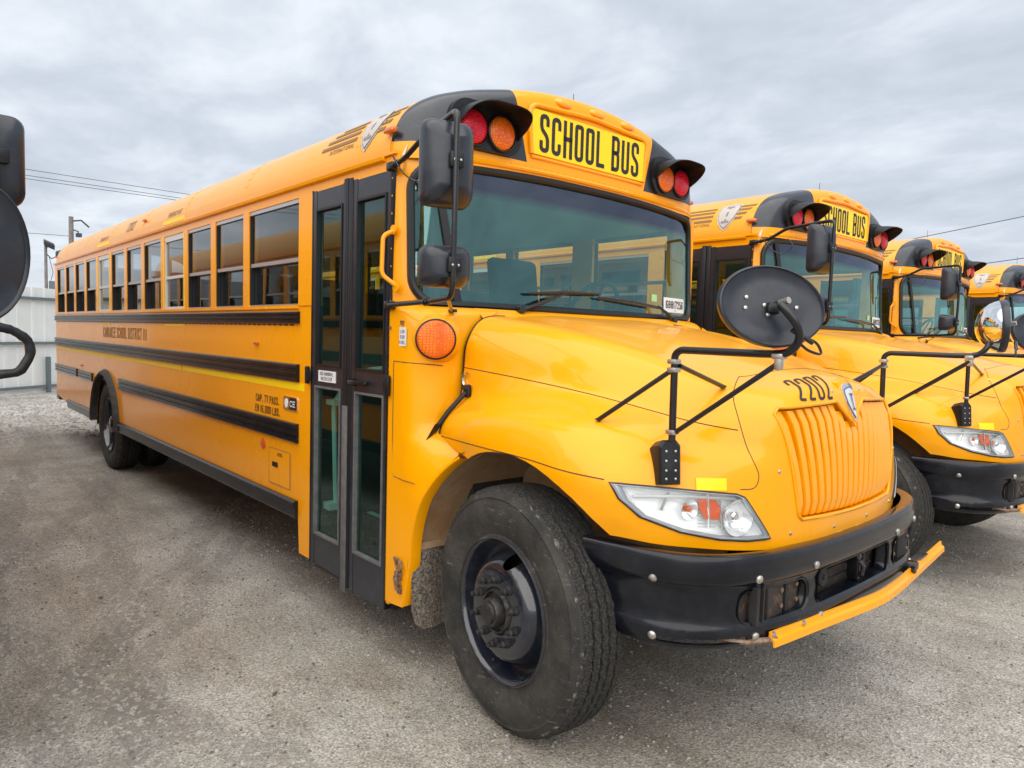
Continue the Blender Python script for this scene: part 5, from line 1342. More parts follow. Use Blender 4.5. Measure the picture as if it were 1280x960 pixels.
    bmesh.ops.recalc_face_normals(bm, faces=bm.faces)
    c = min(bm.faces, key=lambda f: (f.calc_center_median() - Vector((.95, 0, .8))).length)
    if c.normal.x < 0: bmesh.ops.reverse_faces(bm, faces=bm.faces)
    def rpoly(y0, y1, z0, z1, r): return [((y0 + y1) / 2 + a, (z0 + z1) / 2 + b) for a, b in rrect(y1 - y0, z1 - z0, r, 5)]
    opens = [rpoly(-.80, -.425, .635, .752, .05), rpoly(-.345, .345, .630, .762, .03), rpoly(.425, .80, .635, .752, .05)]
    for o in opens: cut_prism(bm, o, 0, (.6, 1.2), .02)
    for s in (-1, 1): cut_prism(bm, [(s * y, z) for y, z in rrect(.30, .020, .009, 4)] and [(s * -.90 + a, .580 + b) for a, b in rrect(.26, .022, .010, 4)], 0, (.4, 1.2), .02)
    me4 = bpy.data.meshes.new('front_bumper'); bm.to_mesh(me4); bm.free(); me4.materials.append(MATS['bumper_black'])
    me4 = solidify(me4, 'front_bumper', .010, -1, 45)
    bump = link('front_bumper', me4, bus)
    BB = BVHTree.FromPolygons([v.co.copy() for v in me4.vertices], [tuple(p.vertices) for p in me4.polygons])
    # dished surround of the openings
    for o in opens:
        c_ = (sum(p[0] for p in o) / len(o), sum(p[1] for p in o) / len(o)); m = MB(); rows = []
        for q, dxx in ((1.22 if abs(c_[0]) > .3 else 1.08, .004), (1.10 if abs(c_[0]) > .3 else 1.04, .004), (1.0, -.012), (.96, -.05)):
            row = []
            for y, z in o:
                yy = c_[0] + (y - c_[0]) * (1 + (q - 1) * .6); zz = c_[1] + (z - c_[1]) * q
                h = BB.ray_cast(Vector((3, yy, max(.60, min(.80, zz)))), Vector((-1, 0, 0))); row.append((yy, zz, h))
            rows.append((q, dxx, row))
        def bx(y): 
            y = abs(y)
            for a, b in zip(bp, bp[1:]):
                if a.y <= y <= b.y: return a.x + (b.x - a.x) * (y - a.y) / (b.y - a.y)
            return .9
        R2 = [[(bx(yy) - .014 + dxx, yy, zz) for yy, zz, h in row] for q, dxx, row in rows[1:]]
        m.grid(R2, closeu=True); m.build('bumper_recess', 'bumper_black', bump, recalc=True)
    # bolts on the bumper
    m = MB()
    for y, z, hh in ((-1.04, .800, 1), (-.74, .800, 1), (-.40, .800, 1), (.40, .800, 1), (.74, .800, 1), (1.04, .80, 1), (-.735, .585, 1), (-1.035, .590, 1), (-.33, .583, 0), (.735, .585, 1)):
        h = BB.ray_cast(Vector((3, y, z)), Vector((-1, 0, 0)))
        if h[0] is None: continue
        n = h[1] if h[1].x > 0 else -h[1]; m.lathe([(.016, -.002), (.016, .004), (.012, .008), (0, .010)], h[0], n, n=12)
    m.build('bumper_bolts', 'steel', bump, kind='stuff')
    # things behind the openings
    m = MB(); m.box(.80, .86, -.80, .80, .58, .80); m.build('bumper_backing', 'rusty_dark', bus)
    for y0, y1, mt in ((-.745, -.725, 'underbody'), (-.70, -.69, 'underbody'), (-.665, -.555, 'rusty_dark'), (-.535, -.52, 'underbody'), (-.515, -.440, 'rusty_dark'), (.45, .52, 'rusty_dark'), (.56, .68, 'underbody'), (-.325, -.30, 'underbody'), (.16, .18, 'underbody')):
        m = MB(); m.box(.875, .905, y0, y1, .625, .765, None, .004 if y1 - y0 > .05 else 0); br = m.build('frame_bracket', mt, bus)
        if y1 - y0 > .05:
            m = MB()
            for z in (.665, .725): m.lathe([(.010, 0), (.010, .006), (.006, .008), (0, .009)], (.905, y1 - .018, z), (1, 0, 0), n=6)
            m.build('bracket_bolts', 'rusty_steel', br, smooth=30, kind='stuff')
    for z in (.655, .70, .745):
        m = MB(); m.box(.865, .872, -.29, .33, z - .004, z + .004); m.build('radiator_bar', 'underbody', bus)
    m = MB(); m.box(.878, .93, .055, .078, .635, .75, None, .006); m.tube([(.93, .066, .72), (.945, .066, .70), (.94, .066, .665), (.92, .066, .655)], .011, None, 8); m.cyl((.915, .045, .735), (.915, .090, .735), .012, None, 10); m.build('tow_hook', 'black_metal', bus)
    m = MB(); m.cyl((.862, -.20, .695), (.895, -.20, .695), .042, None, 18); m.lathe([(.042, 0), (.036, .004), (.03, -.004), (.012, -.004), (.010, .008), (0, .009)], (.895, -.20, .695), (1, 0, 0), n=18); m.build('horn', 'underbody', bus)
    m = MB(); m.box(.70, .90, -.60, .60, .845, .862); m.build('bumper_step', 'rusty_dark', bus)
    for y in (-.10, .08):
        m = MB(); m.obox((.885, y, .868), (.022, 0, 0), (0, .03, 0), (0, 0, .012), None, .006); m.build('tow_hook', 'bus_yellow', bus)

    # crossing gate folded across the bumper
    ctr = arcpath([(.922, -.680, .568), (.985, .16, .556), (.965, .42, .556), (.880, 1.23, .569)], .16, 8)
    m = MB(); rows = []
    for i, p in enumerate(ctr):
        rows.append([(p.x + a, p.y, p.z + b) for a, b in ((.0, .028), (.008, .028), (.010, .008), (.024, .002), (.026, -.024), (.020, -.025), (.016, -.003), (.0, .002))])
    m.grid(rows, closeu=True); m.add(rows[0], [tuple(range(8))]); m.add(rows[-1], [tuple(range(8))]); ga = m.build('crossing_gate', 'bus_yellow', bus, recalc=True, smooth=30)
    m = MB()
    for t_ in (.02, .30): p = ctr[0].lerp(ctr[1], t_); m.lathe([(.012, 0), (.012, .006), (0, .010)], (p.x + .009, p.y, p.z + .018), (1, 0, 0), n=8)
    m.build('gate_bolt', 'steel', ga)
    m = MB(); m.tube([(.815, -.86, .585), (.845, -.82, .575), (.885, -.76, .566), (.925, -.68, .565), (.935, -.65, .566)], .0125, None, 8); m.build('gate_rod', 'rusty_steel', ga)
    m = MB(); m.obox((.925, .66, .575), (.03, 0, 0), (0, .05, 0), (0, 0, .025), None, .008); m.tube([(.93, .70, .58), (.93, .88, .60), (.89, .98, .565)], .007, None, 6); m.cyl((.95, .62, .58), (.97, .62, .58), .018, None, 10); m.build('gate_hinge', 'black_metal', ga)

    # ------------------------------------------------------------ wheels
    def tyre(c, out, r=.515, w=.28):
        """c centre of the outer face, out = outward direction (unit)"""
        hw = .012
        pr = [(.300, .012), (.305, .000), (.315, -.006), (.335, .002), (.37, .016), (.405, .022), (.44, .018), (.462, .010), (.470, .013), (.474, .008), (.484, -.002), (.495, -.010), (.499, -.013)]
        m = MB(); m.lathe(pr, c, out, 'tyre_rubber', 96)
        m.lathe([(.499, -.215), (.48, -.235), (.43, -.25), (.36, -.242), (.30, -.22)], c, out, 'tyre_rubber', 48)
        m.lathe([(.300, .012), (.290, -.05), (.290, -.19), (.30, -.22)], c, out, 'tyre_rubber', 32)
        m.lathe([(.4935, -.0075), (.4990, -.0115), (.5025, -.0150), (.5035, -.0175)], c, out, 'tyre_edge', 96)
        # tread: five ribs with zig-zag edged grooves and shoulder nibs
        d = Vector(out).normalized(); a = Vector((0, 0, 1)); x = d.cross(a).normalized(); N = 240; C_ = Vector(c)
        edges = [(-.013, .499), (-.020, .509), (-.050, .514), (-.053, .503), (-.060, .503), (-.063, .515), (-.090, .516), (-.093, .504), (-.100, .504), (-.103, .516), (-.128, .516), (-.131, .504), (-.138, .504), (-.141, .516), (-.168, .515), (-.171, .503), (-.178, .503), (-.181, .514), (-.208, .509), (-.215, .499)]
        rows = []
        for k in range(N):
            t = 2 * math.pi * k / N; zz = .0022 * (1 if (k // 2) % 2 else -1); row = []
            for i, (o, rr) in enumerate(edges):
                q = 0 if i in (0, len(edges) - 1) else zz
                r2 = rr
                if i in (0, 1) and k % 4 == 0: r2 = rr - .006
                row.append(C_ + d * (o + q) + (x * math.cos(t) + a * math.sin(t)) * r2)
            rows.append(row)
        rows.append(rows[0]); m.grid(rows, 'tread_rubber')
        return m
    def front_wheel(s, ang):
        c0 = Vector((0, s * 1.19, 0)); w_ = empty_child('front_wheel', bus)
        out = Vector((0, s, 0)); Mrot = Matrix.Rotation(ang, 3, 'Z'); out = Mrot @ out
        c = Vector((0, s * 1.187, .508))
        m = tyre(c, out); m.build('tyre', None, w_, smooth=35, recalc=True)
        # rim and disc
        bmr = MB(); bmr.lathe([(.303, -.002), (.307, .004), (.300, .008), (.292, .002), (.286, -.012), (.282, -.030), (.272, -.045), (.268, -.075), (.262, -.085), (.250, -.080), (.238, -.062), (.222, -.028), (.205, .000), (.192, .010), (.176, .015), (.160, .017), (.100, .017), (.095, .012), (.092, -.03), (.0, -.03)], c, out, 'rim_black', 64)
        me5 = bmr.mesh('rim', None, 40)
        bm = bmesh.new(); bm.from_mesh(me5)
        # hand holes
        Mi = Mrot.inverted(); cc = Mi @ c
        for v in bm.verts: v.co = Mi @ (v.co)
        for hz, hx in ((.218, .045), (-.218, -.045)):
            cut_prism(bm, [(cc.x + hx + .034 * math.cos(R(a)), .508 + hz + .034 * math.sin(R(a))) for a in range(0, 360, 24)], 1, tuple(sorted((s * 1.06, s * 1.24))), .01)
        for v in bm.verts: v.co = Mrot @ v.co
        bm.to_mesh(me5); bm.free(); me5.shade_smooth(); me5.set_sharp_from_angle(angle=R(40)); link('rim', me5, w_)
        m = MB(); m.lathe([(.285, -.15), (.2, -.15), (0, -.15)], c, out, None, 24); m.build('brake_drum', 'underbody', w_)
        # hub and nuts
        x = Vector((math.cos(ang), math.sin(ang), 0)); z = Vector((0, 0, 1))
        m = MB(); m.lathe([(.095, .012), (.088, .030), (.082, .030), (.078, .015), (.062, .015), (.060, .050), (.055, .058), (.045, .060), (.042, .070), (.030, .074), (0, .075)], c, out, None, 32); m.build('hub', 'hub_dirty', w_)
        nut = None
        for k in range(10):
            t = R(18 + 36 * k); p = c + (x * math.cos(t) + z * math.sin(t)) * .135 + out * .016
            m = MB(); m.lathe([(.021, 0), (.021, .006), (.0165, .008), (.0165, .026), (.011, .030), (.011, .044), (.0, .045)], p, out, None, 8); m.build('lug_nut', 'hub_dirty', w_, smooth=30)
    def rear_wheel(s):
        w_ = empty_child('rear_wheel', bus); c = Vector((-6.94, s * 1.185, .508)); out = Vector((0, s, 0))
        m = tyre(c, out); m.build('tyre', None, w_, smooth=35, recalc=True)
        m = MB(); m.lathe([(.303, -.002), (.306, .004), (.296, .004), (.288, -.02), (.280, -.05), (.272, -.12), (.25, -.135), (.235, -.13), (.20, -.105), (.16, -.10), (.11, -.10), (.10, -.09), (.095, -.02), (.06, .0), (0, .0)], c, out, None, 48); m.build('rim', 'rim_black', w_)
        m = tyre(c - out * .33, out); m.build('tyre', None, w_, smooth=35, recalc=True)
        for k in range(10):
            t = R(36 * k); p = c + (Vector((1, 0, 0)) * math.cos(t) + Vector((0, 0, 1)) * math.sin(t)) * .135 - out * .10
            m = MB(); m.lathe([(.018, 0), (.018, .022), (.011, .026), (.010, .036), (0, .037)], p, out, None, 6); m.build('lug_nut', 'hub_dirty', w_, smooth=30)
    def empty_child(name, parent):
        o = bpy.data.objects.new(name, None); COL.objects.link(o); o.parent = parent; o.empty_display_size = .2; return o
    for s in (-1, 1): front_wheel(s, R(-5.4))
    for s in (-1, 1): rear_wheel(s)

    # ------------------------------------------------------------ mirrors
    def housing(c, n, w, h, d, nm, parent):
        """rounded tub mirror, back facing n"""
        c = Vector(c); n = Vector(n).normalized(); x = Vector((0, 0, 1)).cross(n).normalized(); z = n.cross(x)
        def P(a, b, o): return c + x * a + z * b + n * o
        m = MB(); rows = []
        for sc, o, rr in ((1.0, -.045, .04), (1.02, -.03, .04), (1.0, .0, .045), (.96, .022, .05), (.86, .044, .05), (.62, .066, .03)):
            rows.append([P(a, b, o) for a, b in rrect(w * sc * (1 if o < .03 else .92), h * sc, min(rr * sc, w * sc * .3), 5)])
        rows.append([P(a * .3, b * .72, .074) for a, b in rrect(w * .6, h * .8, .02, 5)])
        rows.append([P(a * .02, b * .02, .074) for a, b in rrect(w * .6, h * .8, .02, 5)])
        m.grid(rows, closeu=True); o = m.build(nm, 'grey_plastic', parent, smooth=38, recalc=True)
        m = MB(); L = rrect(w * .94, h * .95, .035, 5); m.add([P(a, b, -.040) for a, b in L], [tuple(range(len(L)))]); m.build('mirror_glass', 'mirror_glass', o, smooth=0)
        m = MB(); m.obox(P(0, 0, .088), x * .030, z * .032, n * .012, None, .008); m.build('mirror_clamp', 'black_plastic', o)
        m = MB()
        for a in (-.013, .013): m.lathe([(.0055, 0), (.005, .003), (0, .004)], P(a, -.002, .100), n, n=8)
        m.build('clamp_screws', 'steel', o, kind='stuff')
        return o
    for s in (-1,):
        my = lambda v: Vector((v[0], v[1] * (-s), v[2]))      # written for the door side
        mir = empty_child('rear_view_mirror', bus)
        m = MB()
        path = [(-.835, -1.235, 2.448), (-.70, -1.25, 2.462), (-.55, -1.245, 2.535), (-.17, -1.355, 2.540), (-.128, -1.372, 2.525), (-.130, -1.372, 2.45), (-.135, -1.37, 1.84), (-.160, -1.362, 1.80), (-.40, -1.31, 1.79), (-.835, -1.240, 1.785)]
        m.tube([my(p) for p in arcpath(path, .04, 4)], .0125, None, 10); m.build('mirror_arm', 'black_metal', mir)
        m = MB(); m.tube([my(p) for p in ((-.19, -1.355, 1.80), (-.45, -1.15, 1.78), (-.60, -1.03, 1.765))], .009, None, 8); m.obox(my((-.605, -1.02, 1.765)), (.02, 0, 0), (0, .014, 0), (0, 0, .008), None, .004); m.build('mirror_brace', 'black_metal', mir)
        m = MB()
        for z in (2.452, 1.785): m.obox(my((-.835, -1.232, z)), (.03, 0, 0), (0, .018, 0), (0, 0, .020), None, .006); m.build('mirror_bracket', 'black_metal', mir); m = MB()
        m = MB()
        for p in ((-.80, -1.238, 2.452), (-.77, -1.242, 2.455), (-.42, -1.307, 1.79), (-.39, -1.312, 1.79)): m.tube([my((p[0], p[1] + .016 * math.cos(t), p[2] + .016 * math.sin(t))) for t in [k * math.pi / 4 for k in range(8)]], .003, None, 4, closed=True)
        m.tube([my(p) for p in arcpath([(-.72, -1.30, 2.47), (-.66, -1.28, 2.38), (-.58, -1.24, 2.33), (-.50, -1.22, 2.40), (-.56, -1.2, 2.46)], .06)], .004, None, 6); m.build('mirror_wire', 'black_metal', mir)
        nb = Vector((1, s * .22, 0))
        a_ = housing(my((-.222, -1.345, 2.345)), nb, .218, .345, .09, 'mirror_housing', mir)
        b_ = housing(my((-.222, -1.345, 1.930)), nb, .210, .170, .07, 'mirror_housing', mir)
    crossview(bus, -1, (.80, -.58, .12), .17, .125, .16)
    crossview(bus, 1, (.93, -.36, .02), .17, .125, .1)
    return hn

def copy_bus(src, loc, rz, skip=()):
    def rec(o, parent):
        if o.name.split('.')[0] in skip: return None
        c = o.copy(); COL.objects.link(c); c.parent = parent
        for ch in kids.get(o.name, []): rec(ch, c)
        return c
    kids = {}
    for o in list(bpy.data.objects):
        if o.parent: kids.setdefault(o.parent.name, []).append(o)
    r = rec(src, None); r.location = loc; r.rotation_euler = (0, 0, rz); return r

bus = make_bus()
hn = make_front(bus)
GROUP = 'yellow school buses parked side by side'
copies = [
 ((-.0242, 3.3636, 0), 0, 'second yellow school bus in the row, right behind the nearest one, its door open side hidden'),
 ((-.2621, 6.8769, 0), 0, 'third yellow school bus in the row, only its cab roof and windshield showing'),
 ((-.1516, 10.5491, 0), 0, 'fourth yellow school bus, a sliver at the right edge of the photo'),
 ((-1.25, -4.04, 0), 0, 'yellow school bus just outside the left edge, only its black mirrors reaching into view'),
]
LB = []
for loc, rz, lab in copies:
    c = copy_bus(bus, loc, rz, ('crossing_gate', 'crossview_mirror', 'unit_number') if loc[1] < 0 else ()); tag(c, lab, 'school bus', GROUP); LB.append(c)
LB[0]['label'] = 'second school bus in the row, directly behind the nearest bus, cab and headlight showing'
tag(bus, 'nearest yellow school bus with closed black door, unit number 2202 over the grille', 'school bus', GROUP)
# the left-edge bus: its driver-side mirrors, carried further out on a taped arm
def edge_mirrors(b):
    L = lambda x, y, z: Vector((x, y, z)) - b.location
    cv = bpy.data.objects.new('crossview_mirror', None); COL.objects.link(cv); cv.parent = b
    n = Vector((.93, .36, -.05)).normalized(); A = Vector((0, 0, 1)).cross(n).normalized(); B = n.cross(A); C1 = L(-.25, -2.884, 1.838)
    def ring(sc, o, N=48): return [C1 + A * (.118 * sc * math.cos(t)) + B * (.185 * sc * math.sin(t)) + n * o for t in [2 * math.pi * k / N for k in range(N)]]
    m = MB(); m.grid([ring(1.0, -.022), ring(1.035, -.016), ring(1.045, 0), ring(1.03, .010), ring(1.0, .012), ring(.975, .006), ring(.95, .003), ring(.6, .010), ring(.25, .014), ring(.01, .015)], closeu=True); m.build('oval_housing', 'grey_plastic', cv, smooth=50, recalc=True)
    m = MB(); m.grid([ring(1.0, -.022), ring(.9, -.055), ring(.6, -.09), ring(.01, -.116)], closeu=True); m.build('mirror_glass', 'mirror_glass', cv, smooth=80)
    pts = [L(-.22, -2.93, 1.70), L(-.24, -2.86, 1.640), L(-.25, -2.805, 1.628), L(-.25, -2.768, 1.600), L(-.25, -2.762, 1.560), L(-.25, -2.790, 1.508), L(-.27, -2.85, 1.500), L(-.55, -3.04, 1.50), L(-.60, -3.05, 1.46), L(-.60, -3.05, 1.15)]
    P = arcpath(pts, .016, 4); rr = [.0128 + .0014 * math.sin(i * 2.1) * math.sin(i * .9 + 1) for i in range(len(P))]
    m = MB(); P = [q - Vector((0, .012, 0)) for q in P]; m.tube(P, rr, None, 10); m.build('crossview_arm', 'black_plastic', cv)
    mr = bpy.data.objects.new('rear_view_mirror', None); COL.objects.link(mr); mr.parent = b
    c = L(-1.53, -2.735, 2.33); n = Vector((1, .05, 0)).normalized(); x = Vector((0, 0, 1)).cross(n).normalized(); m = MB(); rows = []
    for sc, o in ((.97, -.05), (1.02, -.03), (1.0, .0), (.97, .03), (.88, .052), (.6, .068), (.02, .072)): rows.append([c + x * a + Vector((0, 0, q)) + n * o for a, q in rrect(.225 * sc, .37 * sc, .05 * sc, 5)])
    m.grid(rows, closeu=True); m.build('mirror_housing', 'grey_plastic', mr, smooth=40, recalc=True)
    m = MB(); m.obox(c + n * .085 + x * .01, x * .035, (0, 0, .03), n * .012, None, .006); m.build('mirror_clamp', 'black_plastic', mr)
    m = MB(); m.tube([c + n * .08 + Vector((0, 0, .21)), c + n * .08 - Vector((0, 0, .6))], .0125, None, 8)
    for z in (.21, -.6): m.tube([c + n * .08 + Vector((0, 0, z)), Vector((-.835, 1.235, c.z + z - .05))], .0125, None, 8)
    m.build('mirror_arm', 'black_metal', mr)
edge_mirrors(LB[3])
m = MB(); letters(m, '2202', hn, .160, .215, .080, .085, seg=.06); m.build('unit_number', 'decal_black', bus, smooth=0)
m = MB(); letters(m, '2202', lambda u, v: tuple(roofpt(-5.85 + u, .10 + v, .003)), .11, .38, .12, .18); m.build('unit_number', 'faded_decal', bus, smooth=0)

# ================================================================== GROUND
def ground_mat():
    m = mat('gravel_lot', (0.3, 0.29, 0.27), 0.92)
    nt = m.node_tree; b = nt.nodes['Principled BSDF']; L = nt.links
    tc = nt.nodes.new('ShaderNodeTexCoord'); o = tc.outputs['Object']
    def N(scale, det=6, ro=.6, vec=None):
        n = nt.nodes.new('ShaderNodeTexNoise'); n.inputs['Scale'].default_value = scale; n.inputs['Detail'].default_value = det; n.inputs['Roughness'].default_value = ro
        L.new(vec or o, n.inputs['Vector']); return n.outputs[0]
    def ramp(inp, stops):
        c = nt.nodes.new('ShaderNodeValToRGB'); e = c.color_ramp.elements
        e[0].position, e[0].color = stops[0][0], (*stops[0][1], 1); e[1].position, e[1].color = stops[-1][0], (*stops[-1][1], 1)
        for p, q in stops[1:-1]: x = e.new(p); x.color = (*q, 1)
        L.new(inp, c.inputs[0]); return c.outputs[0]
    def mix(f, a, bb, typ='MIX'):
        x = nt.nodes.new('ShaderNodeMix'); x.data_type = 'RGBA'; x.blend_type = typ
        if isinstance(f, float): x.inputs[0].default_value = f
        else: L.new(f, x.inputs[0])
        for i, q in ((6, a), (7, bb)):
            if isinstance(q, tuple): x.inputs[i].default_value = (*q, 1)
            else: L.new(q, x.inputs[i])
        return x.outputs[2]
    big = N(.42, 5, .6); mid = N(2.3, 6, .65); fine = N(95, 6, .8); fin2 = N(170, 4, .7)
    base = ramp(mid, [(.30, (.285, .266, .240)), (.50, (.370, .351, .322)), (.72, (.47, .452, .42))])
    dirt = ramp(big, [(.42, (1, 1, .99)), (.60, (.81, .77, .71))])
    c = mix(1.0, base, dirt, 'MULTIPLY')
    grain = ramp(fine, [(.34, (.32, .31, .30)), (.50, (1, 1, 1)), (.66, (1.8, 1.78, 1.74))])
    c = mix(.9, c, grain, 'MULTIPLY')
    v = nt.nodes.new('ShaderNodeTexVoronoi'); v.inputs['Scale'].default_value = 95; L.new(o, v.inputs['Vector'])
    vs = ramp(v.outputs['Color'], [(.0, (.50, .49, .47)), (.55, (1.0, 1.0, 1.0)), (1.0, (1.5, 1.47, 1.42))])
    c = mix(.8, c, vs, 'MULTIPLY')
    # tyre tracks running along the rows
    mp = nt.nodes.new('ShaderNodeMapping'); mp.inputs['Scale'].default_value = (.25, 2.4, 1); mp.inputs['Rotation'].default_value = (0, 0, R(18)); L.new(o, mp.inputs[0])
    tr = ramp(N(1.6, 5, .6, mp.outputs[0]), [(.50, (1, 1, 1)), (.62, (.74, .71, .66))]); c = mix(.6, c, tr, 'MULTIPLY')
    # a few curved tyre tracks pressed into the dust on the open ground left of the bus
    wob = N(.8, 3, .5); sxy = nt.nodes.new('ShaderNodeSeparateXYZ'); L.new(o, sxy.inputs[0])
    def M(op, a, b_=None):
        n = nt.nodes.new('ShaderNodeMath'); n.operation = op
        for i, q in enumerate((a, b_)):
            if q is None: continue
            if isinstance(q, (int, float)): n.inputs[i].default_value = q
            else: L.new(q, n.inputs[i])
        return n.outputs[0]
    lug = N(26, 2, .5)
    for kx, ky, off, w_ in ((.55, 1.0, 2.55, .10), (.55, 1.0, 2.85, .10), (.50, 1.0, 3.9, .12), (.20, 1.0, 2.2, .11), (.16, 1.0, 2.75, .11), (-.30, 1.0, 1.6, .10)):
        d = M('ABSOLUTE', M('ADD', M('ADD', M('MULTIPLY', sxy.outputs['X'], kx), M('MULTIPLY', sxy.outputs['Y'], ky)), M('ADD', off, M('MULTIPLY', wob, .8))))
        mk = M('MULTIPLY', M('LESS_THAN', d, w_), M('MULTIPLY', M('GREATER_THAN', lug, .44), .42))
        c = mix(mk, c, (.17, .155, .135))
    # oil and damp spots
    sp = ramp(N(1.5, 9, .75), [(.63, (1, 1, 1)), (.72, (.52, .49, .46))]); c = mix(.5, c, sp, 'MULTIPLY')
    # far gravel near the fence is whiter and coarser
    sx = nt.nodes.new('ShaderNodeSeparateXYZ'); L.new(o, sx.inputs[0])
    mr = nt.nodes.new('ShaderNodeMapRange'); mr.inputs['From Min'].default_value = -10.0; mr.inputs['From Max'].default_value = -13.0; L.new(sx.outputs['X'], mr.inputs['Value'])
    nz = nt.nodes.new('ShaderNodeMath'); nz.operation = 'MULTIPLY'; L.new(mr.outputs[0], nz.inputs[0]); nz2 = ramp(N(1.2, 8, .7), [(.40, (0, 0, 0)), (.6, (1, 1, 1))]); L.new(nz2, nz.inputs[1])
    c = mix(nz.outputs[0], c, ramp(N(9, 8, .8), [(.35, (.24, .23, .22)), (.6, (.60, .59, .57))]))
    L.new(c, b.inputs['Base Color'])
    h1 = nt.nodes.new('ShaderNodeMath'); h1.operation = 'ADD'; L.new(fine, h1.inputs[0]); L.new(v.outputs['Distance'], h1.inputs[1])
    h2 = nt.nodes.new('ShaderNodeMath'); h2.operation = 'ADD'; L.new(h1.outputs[0], h2.inputs[0]); L.new(mid, h2.inputs[1])
    bp = nt.nodes.new('ShaderNodeBump'); bp.inputs['Strength'].default_value = .55; bp.inputs['Distance'].default_value = .012; L.new(h2.outputs[0], bp.inputs['Height']); L.new(bp.outputs[0], b.inputs['Normal'])
ground_mat()
bm = bmesh.new(); bmesh.ops.create_grid(bm, x_segments=2, y_segments=2, size=450)
struct(link('ground', bm_mesh('ground', bm, ['gravel_lot'], 0)))
# fine uneven layer of the lot where it is seen closely
# loose stones
rs = random.Random(3)
def stones(n, fn, smin, smax):
    m = MB()
    for i in range(n):
        x, y = fn(); s = smin + (smax - smin) * rs.random()**3; a = rs.random() * 6.28; V = []
        for k in range(5): t = a + k * 1.2566; q = s * (.7 + .6 * rs.random()); V.append((x + q * math.cos(t), y + q * math.sin(t), -s * .15))
        for k in range(4): t = a + k * 1.57 + .4; q = s * (.35 + .4 * rs.random()); V.append((x + q * math.cos(t), y + q * math.sin(t), s * (.45 + .35 * rs.random())))
        F = [(0, 1, 5), (1, 6, 5), (1, 2, 6), (2, 7, 6), (2, 3, 7), (3, 8, 7), (3, 4, 8), (4, 5, 8), (4, 0, 5), (5, 6, 7, 8)]
        m.add(V, F)
    return m
mat('stone_dark', (0.13, 0.12, 0.11), 0.9)
def stuff(o, lab): o['label'] = lab; o['category'] = 'gravel'
near_ = lambda: (-4.5 + 6.5 * rs.random(), -3.6 + 9.0 * rs.random()**1.2)
stuff(stones(19000, near_, .003, .012).build('loose_gravel', 'stone', None, smooth=0, kind='stuff'), 'fine pale gravel scattered over the lot around the buses')
stuff(stones(10000, near_, .003, .010).build('loose_gravel', 'stone_dark', None, smooth=0, kind='stuff'), 'fine dark grit scattered over the lot around the buses')
stuff(stones(7000, lambda: (-17.5 + 8.0 * rs.random()**.8, -3.2 + 4.5 * rs.random()), .008, .034).build('coarse_gravel', 'stone', None, smooth=0, kind='stuff'), 'pale coarse gravel strewn before the white fence')
stuff(stones(9000, lambda: (-11 + 9 * rs.random(), -3.6 + 2.8 * rs.random()), .003, .013).build('loose_gravel', 'stone', None, smooth=0, kind='stuff'), 'loose small gravel on the ground left of the nearest bus')
def leaves():
    m = MB()
    for i in range(16):
        x, y = -6 + 8 * rs.random(), -3.2 + 3.6 * rs.random(); 
        if -9 < x < 1.0 and y > -1.1: y = -1.1 - rs.random() * 1.6
        a = rs.random() * 6.28; L_ = .009 + .011 * rs.random(); w = L_ * (.3 + .3 * rs.random()); c, q = math.cos(a), math.sin(a)
        P = [(-L_, 0, .003), (-L_ * .3, w, .009), (L_ * .5, w * .8, .006), (L_, 0, .012), (L_ * .4, -w, .004), (-L_ * .4, -w * .9, .008)]
        m.add([(x + c * px - q * py, y + q * px + c * py, pz) for px, py, pz in P], [(0, 1, 2, 3, 4, 5)])
    return m
mat('dry_leaf', (0.11, 0.065, 0.035), 0.8)
o = leaves().build('leaf_litter', 'dry_leaf', None, smooth=0, kind='stuff'); o['label'] = 'small brown leaf scraps scattered on the gravel'; o['category'] = 'litter'

# ================================================================== WHITE METAL FENCE beyond the buses
P0 = Vector((-17.123, -1.224, 0)); P1 = Vector((-18.06, -.054, 0)); D = (P1 - P0).normalized(); Nn = Vector((D.y, -D.x, 0))
if Nn.dot(CAMP - P0) < 0: Nn = -Nn
fence = empty('metal_fence', P0); tag(fence, 'tall white corrugated metal fence with dark rails beyond the rear of the buses', 'fence')
def fp(u, o, z): q = D * u + Nn * o; return (q.x, q.y, z)
pan = None
t0 = -6.0
panels = []
for k in range(16):
    m = MB(); rows = []
    w = .76; pr = [(0, 0), (.02, .03), (.10, .03), (.12, 0), (.36, 0), (.38, .018), (.42, .018), (.44, 0), (.74, 0), (.76, 0)]
    if pan is None:
        m.grid([[fp(u, o + .01, z) for u, o in pr] for z in (.02, 2.47)]); pan = m.mesh('fence_panel', 'white_metal_sheet', 30)
    o = link('fence_panel', pan, fence); q = D * (t0 + k * w); o.location = q
for z0, z1 in ((2.175, 2.245), (1.14, 1.205), (.12, .18)):
    m = MB(); 
    v = [fp(u, o, z) for u in (t0, t0 + 16 * .76) for o, z in ((.05, z0), (.10, z0), (.10, z1), (.05, z1))]
    m.add(v, [(0, 1, 2, 3), (7, 6, 5, 4), (0, 4, 5, 1), (1, 5, 6, 2), (2, 6, 7, 3), (3, 7, 4, 0)]); m.build('fence_rail', 'grey_rail', fence)
for u in (-3.2, .0 + 1.18, 5.6):
    m = MB(); v = [fp(u + a, o, z) for z in (0, .85) for a, o in ((0, .06), (.08, .06), (.08, .14), (0, .14))]
    m.add(v, [(0, 1, 2, 3), (7, 6, 5, 4), (0, 4, 5, 1), (1, 5, 6, 2), (2, 6, 7, 3), (3, 7, 4, 0)]); m.build('fence_post', 'grey_rail', fence)

